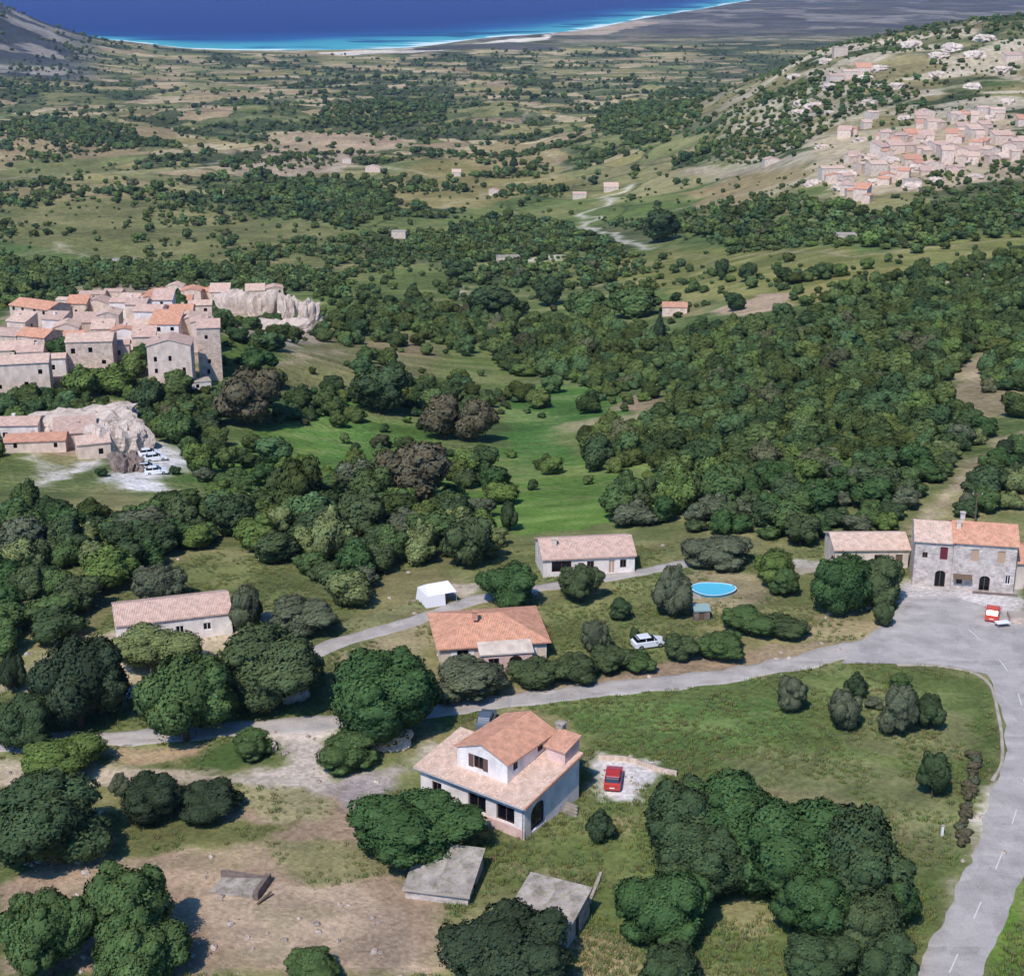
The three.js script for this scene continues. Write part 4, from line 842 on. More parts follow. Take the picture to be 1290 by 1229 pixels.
// sides: 0 front (+z) 1 right (+x) 2 back 3 left. openings: [side, t0, y0, t1, y1, options]
function building(g, { w, d, h, roof = 'gable', axis = 'x', pitch = 17, over = 0.35, wallMat, rMat, openings = [], sunk = 2, drop = 0, ox = 0, oz = 0, oy = 0, name = 'wall' }) {
  const X = w / 2, Z = d / 2, tp = Math.tan(pitch * R), B = -sunk, mb = new MB(), hol = [0, 1, 2, 3].map((s) => openings.filter((o) => o[0] === s).map((o) => [o[1], o[2], o[3], o[4], o[5]?.arch]));
  const rise = roof === 'gable' ? (axis === 'x' ? Z : X) * tp : 0, corners = [[-X, Z], [X, Z], [X, -Z], [-X, -Z]].map(([a, b]) => [a + ox, b + oz]);
  const top = (s, L) => { if (roof === 'gable' && ((axis === 'x') === (s % 2 === 1))) return [[L, h], [L / 2, h + rise], [0, h]]; if (roof === 'shed') { const hb = h + d * tp; return [[[L, h], [0, h]], [[L, hb], [0, h]], [[L, hb], [0, hb]], [[L, h], [0, hb]]][s]; } return [[L, h], [0, h]]; };
  const ats = []; for (let s = 0; s < 4; s++) { const L = s % 2 ? d : w; ats[s] = wall(mb, corners[s], corners[(s + 1) % 4], [[0, B], [L, B], ...top(s, L)].map(([t, y]) => [t, y + oy]), hol[s].map(([a, b, c, e, f]) => [a, b + oy, c, e + oy, f])); }
  const wm = part(name, mb.geo, wallMat, g), rb = new MB(), T = 0.18, e = over, q = (x, y, z) => [x + ox, y + oy, z + oz];
  if (roof === 'gable') {
    const [A, L] = axis === 'x' ? [Z, X] : [X, Z], y0 = h + 0.2 - e * tp, yr = h + 0.2 + A * tp, m = (l, y, a) => (axis === 'x' ? q(l, y, a) : q(-a, y, l));
    rb.slab([m(-L - e * 0.7, y0, A + e), m(L + e * 0.7, y0, A + e), m(L + e * 0.7, yr, 0), m(-L - e * 0.7, yr, 0)], T);
    rb.slab([m(L + e * 0.7, y0, -A - e), m(-L - e * 0.7, y0, -A - e), m(-L - e * 0.7, yr, 0), m(L + e * 0.7, yr, 0)], T);
  } else if (roof === 'shed') {
    const y0 = h + 0.2 - e * tp, y1 = h + 0.2 + (d + e * 0.5) * tp; rb.slab([q(-X - e, y0, Z + e), q(X + e, y0, Z + e), q(X + e, y1, -Z - e * 0.5), q(-X - e, y1, -Z - e * 0.5)], T);
  } else if (roof === 'hip') {
    const y0 = h + 0.15 - e * tp, r = Math.min(X, Z) + e, yr = y0 + r * tp, l = Math.max(0.05, X - Z), c = [q(-X - e, y0, Z + e), q(X + e, y0, Z + e), q(X + e, y0, -Z - e), q(-X - e, y0, -Z - e)], a = q(-l, yr, 0), b = q(l, yr, 0);
    rb.poly([c[0], c[1], b, a]).poly([c[2], c[3], a, b]).poly([c[1], c[2], b]).poly([c[3], c[0], a]); const lo = c.map(([x, y, z]) => [x, y - T, z]); for (let k = 0; k < 4; k++) rb.poly([lo[k], lo[(k + 1) % 4], c[(k + 1) % 4], c[k]]); rb.poly([...lo].reverse());
  } else rb.box(ox - X - e * 0.4, oy + h + 0.002, oz - Z - e * 0.4, ox + X + e * 0.4, oy + h + 0.22, oz + Z + e * 0.4);
  const rm = part('roof', rb.geo, rMat, g);
  for (const [s, t0, y0, t1, y1, o = {}] of openings) if (!o.open) pane(g, ats[s], t0, y0 + oy, t1, y1 + oy, o);
  return { wall: wm, roof: rm, ats, rise };
}
const spotY = ([x, z], dx = 0) => ground(x + dx, z);
function place(key, name, label, cat, turn, group) { const [x, z] = SPOT[key]; return thing(name, label, cat, x, ground(x, z), z, turn * R, group); }

// the villa: low wing under a single slope, upper storey with a gable, loggia openings at the corner
{
  const g = place('villa', 'villa', 'white villa with an orange upper roof over a wide pale tiled lower roof', 'house', -36), mb = new MB(), H0 = 3.75, H1 = 5.1, Dp = 9.6, Wd = 13;
  const front = wall(mb, [-Wd, 0], [0, 0], [[0, -1.5], [Wd, -1.5], [Wd, H0], [0, H0]], [[6.1, 1.2, 8.3, 3.0], [9.6, 1.2, 11.8, 3.0], [1.5, 1.3, 2.7, 2.7]]);
  const right = wall(mb, [0, 0], [0, -Dp], [[0, -1.5], [Dp, -1.5], [Dp, H1], [0, H0]], [[1.1, 0.25, 3.7, 3.15, true]]);
  const Dl = 7.0, Xl = -9.7, Hl = H0 + (H1 - H0) * Dl / Dp;   // the far wing is shallower
  wall(mb, [0, -Dp], [Xl, -Dp], [[0, -1.5], [-Xl, -1.5], [-Xl, H1], [0, H1]]);
  wall(mb, [Xl, -Dp], [Xl, -Dl], [[0, -1.5], [Dp - Dl, -1.5], [Dp - Dl, Hl], [0, H1]]);
  wall(mb, [Xl, -Dl], [-Wd, -Dl], [[0, -1.5], [Wd + Xl, -1.5], [Wd + Xl, Hl], [0, Hl]]);
  const left = wall(mb, [-Wd, -Dl], [-Wd, 0], [[0, -1.5], [Dl, -1.5], [Dl, H0], [0, Hl]], [[3, 1, 4.2, 2.4]]);
  mb.box(-Wd + 0.05, 0.02, -Dl + 0.05, -0.05, 0.1, -0.05);   // floor
  part('wall', mb.geo, M.white, g); pane(g, right, 1.05, 0.2, 3.75, 3.2, { name: 'arch_door', frame: M.frame, deep: 0.34 });
  pane(g, front, 1.5, 1.3, 2.7, 2.7, { frame: M.frame, sill: true }); pane(g, left, 3, 1, 4.2, 2.4, { frame: M.frame });
  for (const t of [6.1, 9.6]) pane(g, front, t, 1.2, t + 2.2, 3.0, { frame: M.frame, deep: 0.24 });
  part('plinth', new MB().box(-Wd + 0.02, -1.5, 0.004, 0.06, 1.05, 0.07).geo, M.pink, g);
  const sl = (H1 - H0) / Dp, ry = (z) => H0 + 0.22 - z * sl;
  part('lower_roof', new MB().slab([[Xl - 0.25, ry(0.55), 0.55], [0.35, ry(0.55), 0.55], [0.35, ry(-Dp - 0.2), -Dp - 0.2], [Xl - 0.25, ry(-Dp - 0.2), -Dp - 0.2]], 0.2).geo, M.roofPale, g);
  part('wing_roof', new MB().slab([[-Wd - 0.5, ry(0.55), 0.55], [Xl - 0.252, ry(0.55), 0.55], [Xl - 0.252, ry(-Dl - 0.3), -Dl - 0.3], [-Wd - 0.5, ry(-Dl - 0.3), -Dl - 0.3]], 0.2).geo, M.roofPale, g);
  part('roof_edge', new MB().slab([[0.36, ry(0.5) + 0.06, 0.5], [0.52, ry(0.5) + 0.06, 0.5], [0.52, ry(-Dp) + 0.06, -Dp], [0.36, ry(-Dp) + 0.06, -Dp]], 0.26).geo, M.roofClay, g);
  const u = building(g, { w: 6.3, d: 8.2, h: 6.4, roof: 'gable', axis: 'z', pitch: 21, over: 0.28, wallMat: M.white, rMat: M.roofOrange, sunk: -3.6, ox: -6.5, oz: -5.9, name: 'upper_wall',
    openings: [[0, 2.1, 4.75, 3.3, 6.15, { frame: M.frame, shutter: M.frame }], [1, 1.0, 5.2, 1.8, 6.1, { frame: M.frame }], [1, 5.2, 5.4, 6.2, 6.2, { frame: M.frame }]] });
  u.roof.name = 'upper_roof';
  building(g, { w: 2.3, d: 2.6, h: 6.3, roof: 'shed', pitch: 14, over: 0.2, wallMat: M.pink, rMat: M.roofClay, sunk: -4.5, ox: -1.3, oz: -8.5, name: 'stair_turret' }).roof.name = 'turret_roof';
  part('gutter', new MB().tube([-Wd - 0.45, H0 - 0.02, 0.62], [0.35, H0 - 0.02, 0.62], 0.07).geo, M.metal, g); part('downpipe', new MB().tube([-0.12, H0 - 0.06, 0.12], [-0.12, -0.2, 0.12], 0.05).geo, M.metal, g);
  part('aerial', new MB().tube([-8.6, 6.8, -9.2], [-8.6, 9.2, -9.2], 0.035).tube([-9.2, 8.9, -9.2], [-8.0, 8.9, -9.2], 0.025).tube([-9.0, 8.6, -9.2], [-8.2, 8.6, -9.2], 0.025).geo, M.metal, g);
  part('flue', new MB().box(-3.0, 6.2, -10.4, -2.2, 7.6, -9.7).box(-3.1, 7.602, -10.5, -2.1, 7.74, -9.6).geo, M.concrete, g);
  for (let k = 0; k < 4; k++) part('step', new MB().box(0.02, -0.6, -6.6 - k * 0.32, 1.9 - k * 0.2, 0.12 + k * 0.16, -6.3 - k * 0.32).geo, M.concrete, g);
}
function shed(key, label, turn, w, d, h) {
  const g = place(key, 'concrete_shed', label, 'shed', turn, 'grey concrete sheds'), b = building(g, { w, d, h, roof: 'shed', pitch: 9, over: 0.22, wallMat: M.stoneGrey, rMat: M.concrete, oz: -d / 2, openings: [[1, d * 0.35, 0, d * 0.35 + 1, Math.min(1.9, h * 0.9), { name: 'door', frame: M.wood, mat: M.wood }]] });
  part('roof_edge', new MB().box(-w / 2 - 0.24, h - 0.03, 0.23, w / 2 + 0.24, h + 0.2, 0.32).geo, M.kerb, b.roof);
}
shed('shed_a', 'grey sloping concrete shed roof beside the bushy tree in front of the villa', -12, 5.9, 6.2, 1.0);
shed('shed_b', 'grey concrete shed half hidden by the dark round tree, with a path beside it', -24, 5.6, 5.2, 2.1);

{ // two storey stone house on the junction
  const g = place('stone_house', 'stone_house', 'two storey grey stone house with orange roof facing the junction', 'house', -11);
  const b = building(g, { w: 8.2, d: 8, h: 6.9, pitch: 20, wallMat: M.stoneGrey, rMat: M.roofOrange, oz: -4, openings: [[0, 2.3, 4.3, 3.3, 6, { frame: M.shutter, mat: M.shutter }], [0, 5.7, 4.3, 6.7, 6, { frame: M.shutter, mat: M.shutter }], [0, 3.7, 0.1, 5.1, 2.3, { name: 'door', arch: true, frame: M.wood, deep: 0.26 }], [0, 0.7, 0.9, 1.5, 1.9, { frame: M.wood }], [0, 7.0, 1.3, 7.7, 2.6, { frame: M.frameWhite }]] });
  chimney(b.roof, -3.5, 7.8, -2.6, M.cream); chimney(b.roof, -2.9, 8.4, -4.6, M.stoneGrey);
  part('awning', new MB().slab([[-3.9, 2.0, 1.0], [-1.4, 2.0, 1.0], [-1.4, 2.35, 0.02], [-3.9, 2.35, 0.02]], 0.06).geo, M.wood, g);
  const w = building(g, { w: 5.0, d: 8, h: 6.6, roof: 'gable', pitch: 19, wallMat: M.stoneGrey, rMat: M.roofPale, ox: -6.61, oz: -4.35, name: 'wing_wall', openings: [[0, 3.3, 4.1, 4.3, 5.9, { frame: M.maroon, mat: M.maroon }], [0, 2.9, 0.05, 4.3, 2.5, { name: 'door', arch: true, frame: M.wood, deep: 0.26 }], [0, 1.0, 4.2, 1.7, 5.0, { frame: M.wood }]] });
  w.roof.name = 'wing_roof';
  part('terrace_edge', new MB().box(-1.2, -0.5, 0.6, 4.6, 0.25, 0.95).geo, M.stoneDark, g);
}
{ const g = place('annex', 'annex_house', 'low annex with a long pale tiled roof beside the stone house', 'house', 1); building(g, { w: 10.4, d: 6.6, h: 3.0, pitch: 19, wallMat: M.cream, rMat: M.roofPale, oz: -3, openings: [[0, 8.6, 0.2, 9.6, 2.2, { name: 'door', frame: M.wood, mat: M.wood }], [0, 5.6, 1, 6.6, 2.2, { frame: M.wood }], [0, 2, 1, 3, 2.2, { frame: M.wood }]] });
  part('low_wall', new MB().box(-11.5, -0.6, 1.0, -4.9, 0.8, 1.35).geo, M.kerb, g); }
{ const g = place('edge_house', 'low_house', 'low pink roofed house next to the junction terrace', 'house', -3); building(g, { w: 8, d: 7, h: 3.8, pitch: 18, wallMat: M.cream, rMat: M.roofClay, ox: 1.8, oz: -3.5, openings: [[0, 1.6, 0, 2.8, 2.2, { name: 'door', arch: true, frame: M.wood }], [0, 4.4, 1, 5.4, 2.2, { frame: M.wood }]] }); }
{ const g = place('long_house', 'long_house', 'long white house under a pink tiled roof beside the lane', 'house', 7); const b = building(g, { w: 13, d: 8, h: 2.7, pitch: 19, wallMat: M.white, rMat: M.roofPink, oz: -3.9, openings: [[0, 9.3, 0.1, 10.2, 2.1, { name: 'door', frame: M.frameWhite, mat: M.shutter }], [0, 10.9, 0.9, 11.8, 2.1, { frame: M.frame, shutter: M.frameWhite }], [0, 1.2, 0.7, 4.0, 2.3, { frame: M.maroon }], [0, 6.2, 0.9, 7.2, 2.1, { frame: M.frame }], [3, 2, 1, 3, 2.2, { frame: M.frame }]] }); chimney(b.roof, -4.6, 3.6, -2.4); }
{ const g = place('hip_house', 'hip_roof_house', 'house with a broad orange hipped roof beside the road bank hedge', 'house', 9); const b = building(g, { w: 13, d: 10, h: 2.7, roof: 'hip', pitch: 19, over: 0.5, wallMat: M.cream, rMat: M.roofOrange, oz: -5, openings: [[0, 7.0, 0, 8.6, 2.3, { name: 'door', arch: true, frame: M.maroon, mat: M.maroon }], [0, 2, 0.9, 3.4, 2.1, { frame: M.frame, shutter: M.frameWhite }], [0, 10, 0.9, 11.2, 2.1, { frame: M.frame, shutter: M.frameWhite }], [3, 4, 0.9, 5.2, 2.1, { frame: M.frame }]] });
  const p = building(g, { w: 6.2, d: 2.4, h: 2.4, roof: 'shed', pitch: 10, over: 0.2, wallMat: M.pink, rMat: M.cream, ox: 1.2, oz: 1.25, name: 'porch_wall', openings: [[0, 3.4, 0.02, 5.0, 2.1, { arch: true, open: true }], [0, 0.9, 0.8, 2.2, 1.9, { frame: M.frame }]] }); p.roof.name = 'porch_roof'; chimney(b.roof, -1.8, 4.4, -3.6, M.roofClay); }
{ const g = place('barn', 'barn', 'long white barn with a pale pink tiled roof in a dirt yard', 'barn', 17); building(g, { w: 14.2, d: 7.2, h: 3.1, pitch: 19, over: 0.25, wallMat: M.white, rMat: M.roofPink, oz: -3.6, openings: [[3, 2.4, 0, 4.4, 2.4, { name: 'door', frame: M.wood, mat: M.wood }], [0, 10.6, 1.1, 11.6, 2.1, { frame: M.frameWhite }], [0, 7.2, 1.1, 8.2, 2.1, { frame: M.frameWhite }], [0, 3, 0.1, 4.2, 2.1, { name: 'door', frame: M.wood, mat: M.wood }]] }); }

// ---------------------------------------------------------------- village houses, one thing each
const WALL = { s: M.stone, w: M.white, t: M.tan }, WARM = { s: M.stone, w: M.cream, t: M.tan }, ROOF = { o: [M.roofOrange, M.roofClay], p: [M.roofPale, M.roofOld, M.roofPink], f: [M.concrete, M.kerb] };
const WORD = { o: 'orange tiled', p: 'pale tiled', f: 'flat' }, WW = { s: 'stone', w: 'white', t: 'tan' };
function houses(list, where, group, seed, windows) {
  const r = rng(seed);
  list.forEach(([x, z, w, d, h, turn, rf, wl, label]) => {
    const y = Math.min(...[[-w, -d], [w, -d], [-w, d], [w, d], [0, 0]].map(([a, b]) => ground(x + a / 2.4, z + b / 2.4))) + 0.4, size = h > 8 ? 'tall' : h < 4.1 ? 'low' : w > 12 ? 'wide' : w < 8.1 ? 'small' : 'plain';
    const shape = rf === 'f' ? 'flat' : r() < 0.62 ? 'gable' : 'shed', axis = shape === 'gable' && r() < 0.35 ? 'z' : 'x';
    const g = thing('village_house', label || `${size} ${WW[wl]} house with ${WORD[rf]} ${shape === 'shed' ? 'single slope ' : shape === 'gable' ? (axis === 'z' ? 'gable fronted ' : 'ridge ') : ''}roof ${where}`, 'house', x, y, z, turn * R, group);
    const op = []; if (windows) { const ww = 0.32 + r() * 0.2; const n = Math.max(1, Math.floor(w / 3)), fl = Math.max(1, Math.floor((h + 0.6) / 2.9)); for (let f = 0; f < fl; f++) for (let k = 0; k < n; k++) if (r() < 0.64) { const c = clamp((k + 0.5) * w / n + (r() - 0.5) * 1.1, 0.8, w - 0.8), b = f * 2.9 + 0.9 + r() * 0.4; op.push([0, c - ww, b, c + ww, b + 0.9 + r() * 0.4, { small: true }]); } if (r() < 0.7) op.push([1, d / 2 - 0.4, h - 2, d / 2 + 0.4, h - 0.9, { small: true }]); if (fl > 0 && r() < 0.5) op.push([3, d / 2 - 0.4, h - 2, d / 2 + 0.4, h - 0.9, { small: true }]); }
    const b = building(g, { w, d, h, roof: shape, axis, pitch: 13 + r() * 7, over: 0.25, wallMat: windows ? WALL[wl] : WARM[wl], rMat: ROOF[rf][Math.floor(r() * ROOF[rf].length)], sunk: 5, openings: op });
    if (windows && shape !== 'flat' && r() < 0.6) chimney(b.roof, (r() - 0.5) * w * 0.6, h + 0.2, -d * 0.1, WALL[wl]);
  });
}
houses(VILLAGE.slice(0, 27), 'in the stone village', 'houses of the stone village', 11, true);
houses(VILLAGE.slice(27), 'in the hamlet beside the car park', 'houses of the hamlet by the car park', 12, true);
houses(HILLTOP, 'in the far hillside village', 'houses of the far hillside village', 13, false);
houses(LONE, 'alone among far fields', 'lone houses among fields and slopes', 14, false);

// ---------------------------------------------------------------- rocks: lumps with broken faces
function rockGeo(seed, w, h, d, crag = 0.3, detail = 9) {
  const g = new THREE.IcosahedronGeometry(1, detail), p = g.attributes.position, q = new THREE.Vector3(), o = seed * 13.7;
  for (let i = 0; i < p.count; i++) {
    q.fromBufferAttribute(p, i); const flat = Math.max(Math.abs(q.x), Math.abs(q.z)), box = 1 / Math.max(0.72, Math.pow(Math.pow(Math.abs(q.x), 4) + Math.pow(Math.abs(q.y), 4) + Math.pow(Math.abs(q.z), 4), 0.25));
    const cleft = Math.abs(vn((q.x + q.z * 0.6) * 3.4 + o, q.z * 2.2 + q.y * 0.5)), s = box * (1 + crag * (fbm(q.x * 1.7 + o, q.z * 1.7 + q.y * 2.3, 4) + 0.9 * cleft - 0.25 + 0.35 * vn(q.x * 7 + o, q.y * 5 + q.z * 6)));
    p.setXYZ(i, q.x * s * w / 2, q.y * s * h / 2 * (1 + 0.12 * flat * vn(q.x * 2 + o, q.z * 2)), q.z * s * d / 2);
  }
  g.computeVertexNormals(); const u = []; for (let i = 0; i < p.count; i++) u.push(p.getX(i) + p.getZ(i) * 0.7, p.getY(i) + p.getZ(i) * 0.3); g.setAttribute('uv', new THREE.Float32BufferAttribute(u, 2)); return g;
}
function rock(key, label, w, h, d, y, turn, seed, mat = M.rock, crag = 0.32) { const [x, z] = SPOT[key], m = part('rock_outcrop', rockGeo(seed, w, h, d, crag), mat, scene); m.position.set(x, ground(x, z) + y, z); m.rotation.y = turn; tag(m, label, 'rock'); }
rock('rock_a', 'broad whitish rock apron below the village crags', 17, 7, 9, 0.5, 0.2, 1);
rock('rock_b', 'long grey pale crag next to the end village roofs', 13, 12, 7, 1.5, 0.15, 2);
rock('rock_c', 'tall leaning pale rock standing apart at the village end', 7, 13, 7, 2.5, 0.5, 3);
rock('rock_d', 'upright tan crag in the middle of the village rocks', 10, 13, 7, 2, 0.4, 8);
rock('rock_e', 'tan crag beside the tall leaning village rock', 8, 12, 7, 2, 0.9, 9);
rock('rock_f', 'rounded pale rock mass behind the hamlet houses', 20, 8, 11, 1.2, 0.3, 10);
rock('rock_g', 'pale rounded rock at the end of the hamlet above the car park', 10, 8, 9, 1.0, 0.8, 12);
rock('cliff', 'dark brown rock face between hamlet and car park', 5, 4.5, 8, 0.2, 0.4, 4, M.stoneDark, 0.5);
rock('white_rock', 'white boulder beside the gravel drive', 1.3, 1.2, 0.9, 0.3, 0.3, 5);
rock('stone_pile', 'white rough stone heap under the big olive green tree', 3.2, 1.5, 1.6, 0.4, 0.6, 6);
rock('sand_wall', 'pale boulder in front of the large deep green tree', 4.2, 2.4, 2.2, 0.5, 0.2, 7);
const cragGeo = [21, 22, 23].map((k) => rockGeo(k, 1, 0.5, 0.8, 0.45, 5));
CRAGS.forEach(([x, z, w], i) => { const m = part('hillside_crag', cragGeo[i % 3], M.rock, scene); m.position.set(x, ground(x, z), z); m.rotation.y = i * 1.7; m.scale.set(w, w * 0.9, w); tag(m, (w < 10 ? 'small ' : w > 13 ? 'large ' : '') + 'pale crag on the far hillside ' + (i < 11 ? 'among the village houses' : 'above the village'), 'rock', 'pale crags of the far hillside'); });

// ---------------------------------------------------------------- cars
function extrude(pts, width, bevel) { const s = new THREE.Shape(pts.map(([a, b]) => new THREE.Vector2(a, b))), g = new THREE.ExtrudeGeometry(s, { depth: width - 2 * bevel, bevelEnabled: true, bevelSize: bevel, bevelThickness: bevel, bevelSegments: 2, curveSegments: 6 }); g.translate(0, 0, -width / 2 + bevel); return g; }
const wheelGeo = new THREE.CylinderGeometry(0.31, 0.31, 0.2, 18).rotateX(Math.PI / 2), hubGeo = new THREE.CylinderGeometry(0.19, 0.19, 0.215, 12).rotateX(Math.PI / 2);
function car(key, name, label, color, turn, opt = {}) {
  const [x, z] = SPOT[key], g = thing(name, label, 'car', x, ground(x, z) + 0.02 + (opt.lift || 0), z, turn * R, opt.group), paint = new THREE.MeshPhysicalMaterial({ color, roughness: 0.45, clearcoat: 0.8, clearcoatRoughness: 0.15 });
  const arch = (c) => { const o = []; for (let k = 0; k <= 6; k++) { const a = Math.PI - k / 6 * Math.PI; o.push([c + 0.37 * Math.cos(a), 0.3 + 0.36 * Math.sin(a)]); } return o; };
  part('body', extrude([[-2.0, 0.34], ...arch(-1.25), ...arch(1.28), [2.0, 0.34], [2.06, 0.55], [1.95, 0.78], [1.05, 0.96], [-1.75, 0.98], [-2.02, 0.85]], 1.72, 0.06), paint, g);
  const van = opt.van, cab = van ? [[-1.9, 0.95], [-1.85, 1.75], [0.7, 1.78], [1.35, 0.95]] : [[-1.8, 0.95], [-1.42, 1.4], [0.15, 1.43], [1.02, 0.95]];
  part('cabin_glass', extrude(cab, 1.5, 0.08), M.glass, g); const ty = van ? 1.8 : 1.43;
  part('roof', extrude(van ? [[-1.84, ty - 0.1], [-1.8, ty], [0.62, ty + 0.02], [0.72, ty - 0.1]] : [[-1.5, ty - 0.06], [-1.36, ty + 0.05], [0.06, ty + 0.07], [0.24, ty - 0.04]], 1.4, 0.05), paint, g);
  for (const [px, a, b] of [[-0.55, 0.98, ty], [0.55, 0.98, ty * 0.92]]) for (const s of [-1, 1]) part('pillar', new MB().tube([px - 0.02, a, s * 0.77], [px - 0.1, b, s * 0.71], 0.045).geo, paint, g);
  for (const wx of [-1.25, 1.28]) for (const s of [-1, 1]) { const w = part('wheel', wheelGeo, M.tyre, g); w.position.set(wx, 0.31, s * 0.76); part('hub', hubGeo, M.hub, w); }
  for (const s of [-1, 1]) { part('headlight', new MB().box(1.93, 0.6, s * 0.6 - 0.17, 2.09, 0.74, s * 0.6 + 0.17).geo, M.lamp, g); part('tail_light', new MB().box(-2.07, 0.68, s * 0.68 - 0.1, -1.98, 0.86, s * 0.68 + 0.1).geo, M.tail, g); part('mirror', new MB().box(0.62, 0.96, s * 0.98 - 0.1, 0.74, 1.1, s * 0.98 + 0.1).geo, paint, g); }
  part('bumper', new MB().box(1.98, 0.34, -0.8, 2.1, 0.52, 0.8).geo, M.tyre, g); part('number_plate', new MB().box(-2.1, 0.5, -0.26, -2.06, 0.62, 0.26).geo, M.frameWhite, g);
  return g;
}
car('red_car', 'red_car', 'red hatchback parked on the pale gravel beside the villa', '#c03a30', 82);
car('dark_car', 'silver_blue_car', 'silver blue car parked on the grass behind the villa', '#5f6c78', 80);
car('white_car', 'white_car', 'white car parked on the garden bank below the blue pool', '#e9ecee', 18);
car('red_hatch', 'orange_red_car', 'orange red car parked on the stone house forecourt', '#cf4a36', 70);
['lot1', 'lot2', 'lot3', 'lot4'].forEach((k, i) => car(k, 'parked_car', 'pale car parked on the white gravel car park by the hamlet', i === 2 ? '#cfd5da' : '#e9ecee', i < 2 ? 22 : 16, { group: 'cars in the gravel car park' }));

// ---------------------------------------------------------------- small structures
{ // white marquee
  const g = place('tent', 'white_tent', 'white canvas tent standing beside the lane', 'tent', 24), w = 2.1, d = 1.8, e = 1.7, r = 2.7, mb = new MB();
  mb.poly([[-w, e, d], [w, e, d], [w * 0.75, r, 0], [-w * 0.75, r, 0]]).poly([[w, e, -d], [-w, e, -d], [-w * 0.75, r, 0], [w * 0.75, r, 0]]).poly([[w, e, d], [w, e, -d], [w * 0.75, r, 0]]).poly([[-w, e, -d], [-w, e, d], [-w * 0.75, r, 0]]);
  part('canopy', mb.geo, M.canvas, g);
  part('side_cloth', new MB().poly([[-w - 0.25, -0.2, -d - 0.2], [-w - 0.25, -0.2, d + 0.2], [-w, e, d], [-w, e, -d]]).poly([[-w - 0.25, -0.2, d + 0.2], [w * 0.2, -0.2, d + 0.25], [w * 0.2, e, d], [-w, e, d]]).poly([[w + 0.2, -0.2, -d - 0.2], [-w - 0.25, -0.2, -d - 0.2], [-w, e, -d], [w, e, -d]]).geo, M.canvas, g);
  for (const [a, b] of [[-1, -1], [-1, 1], [1, -1], [1, 1]]) part('pole', new MB().tube([a * w * 0.98, -0.3, b * d * 0.98], [a * w * 0.98, e, b * d * 0.98], 0.04).geo, M.metal, g);
}
{ // oval pool with a raised rim
  const g = place('pool', 'swimming_pool', 'blue oval garden pool with a white rim', 'pool', 8), oval = (a, b, y, n = 40) => Array.from({ length: n }, (_, k) => { const t = k / n * 2 * Math.PI, q = 1 + 0.06 * Math.sin(3 * t + 1) + 0.05 * Math.sin(2 * t + 2.3); return [Math.cos(t) * a * q, y, -Math.sin(t) * b * q]; }), mb = new MB(), rim = new MB(), n = 40;
  const A = oval(2.9, 2.35, -0.4), B = oval(2.9, 2.35, 0.42), C = oval(2.97, 2.42, 0.44), E = oval(2.8, 2.25, 0.46), G = oval(2.8, 2.25, 0.1);
  for (let k = 0; k < n; k++) { const l = (k + 1) % n; mb.poly([A[k], A[l], B[l], B[k]]); rim.poly([B[k], B[l], C[l], C[k]]).poly([C[k], C[l], E[l], E[k]]).poly([E[k], E[l], G[l], G[k]]); }
  part('pool_wall', mb.geo, M.poolWall, g); part('rim', rim.geo, M.liner, g); part('pool_water', new MB().poly(oval(2.81, 2.26, 0.38)).geo, M.pool, g);
  part('deck', new MB().box(-4.4, -0.1, 0.4, -2.2, 0.14, 2.4).geo, M.kerb, g); part('ladder', new MB().tube([3.0, 0, 0.3], [2.7, 0.9, 0.3], 0.035).tube([3.0, 0, -0.3], [2.7, 0.9, -0.3], 0.035).tube([2.85, 0.6, -0.3], [2.85, 0.6, 0.3], 0.03).geo, M.metal, g);
}
{ const g = place('small_roof', 'garden_hut', 'low grey green garden hut near the pool', 'hut', 4); building(g, { w: 2, d: 1.5, h: 1.3, roof: 'shed', pitch: 10, over: 0.1, wallMat: M.stoneDark, rMat: M.blueTarp, oz: -0.8, openings: [[0, 0.6, 0.02, 1.3, 1.2, { name: 'door', frame: M.wood, mat: M.wood }]] }); }
function wallRun(name, label, pts, width, h, mat, cat = 'wall') { const m = part(name, ribbon(pts, width, h, 0.9, 0.1), mat, scene); tag(m, label, cat); return m; }
wallRun('path_wall', 'narrow pale concrete strip beside the second shed', [SPOT.path_wall, [(SPOT.path_wall[0] + SPOT.path_wall2[0]) / 2, (SPOT.path_wall[1] + SPOT.path_wall2[1]) / 2], SPOT.path_wall2], 0.28, 0.22, M.kerb);
{ // low edge wall of the villa forecourt, concrete slab and trenches in the bare earth
  const e = [[9.3, -147.1], [12.4, -146.6], [15.6, -144.4], [17.4, -143.6]]; wallRun('forecourt_wall', 'low stone wall along the gravel forecourt of the villa', e, 0.35, 0.5, M.stone);
  const g = place('slab', 'ruined_footing', 'ruined concrete footing half buried in bare earth', 'ruin', -14); part('slab', new MB().slab([[-2.4, 0.12, 1.2], [1.9, 0.5, 1.1], [2.0, 0.75, -1.2], [-2.2, 0.2, -1.2]], 0.5).geo, M.concrete, g); part('broken_wall', new MB().box(2.05, -0.5, -1.9, 2.5, 0.95, 1.3).box(-2.3, -0.5, -1.62, 2.0, 0.8, -1.25).geo, M.stoneDark, g); part('beam', new MB().tube([2.7, 0.15, 1.9], [3.4, 0.5, 0.3], 0.12).geo, M.wood, g);
}
{ const g = place('bin', 'forecourt_terrace', 'low tan terrace deck on the stone house forecourt', 'terrace', -4); part('deck', new MB().box(0.6, -0.3, -2.6, 7, 0.75, -0.2).geo, M.kerb, g); part('terrace_wall', new MB().box(0.4, -0.4, -0.19, 7, 0.8, 0.05).geo, M.stone, g); }
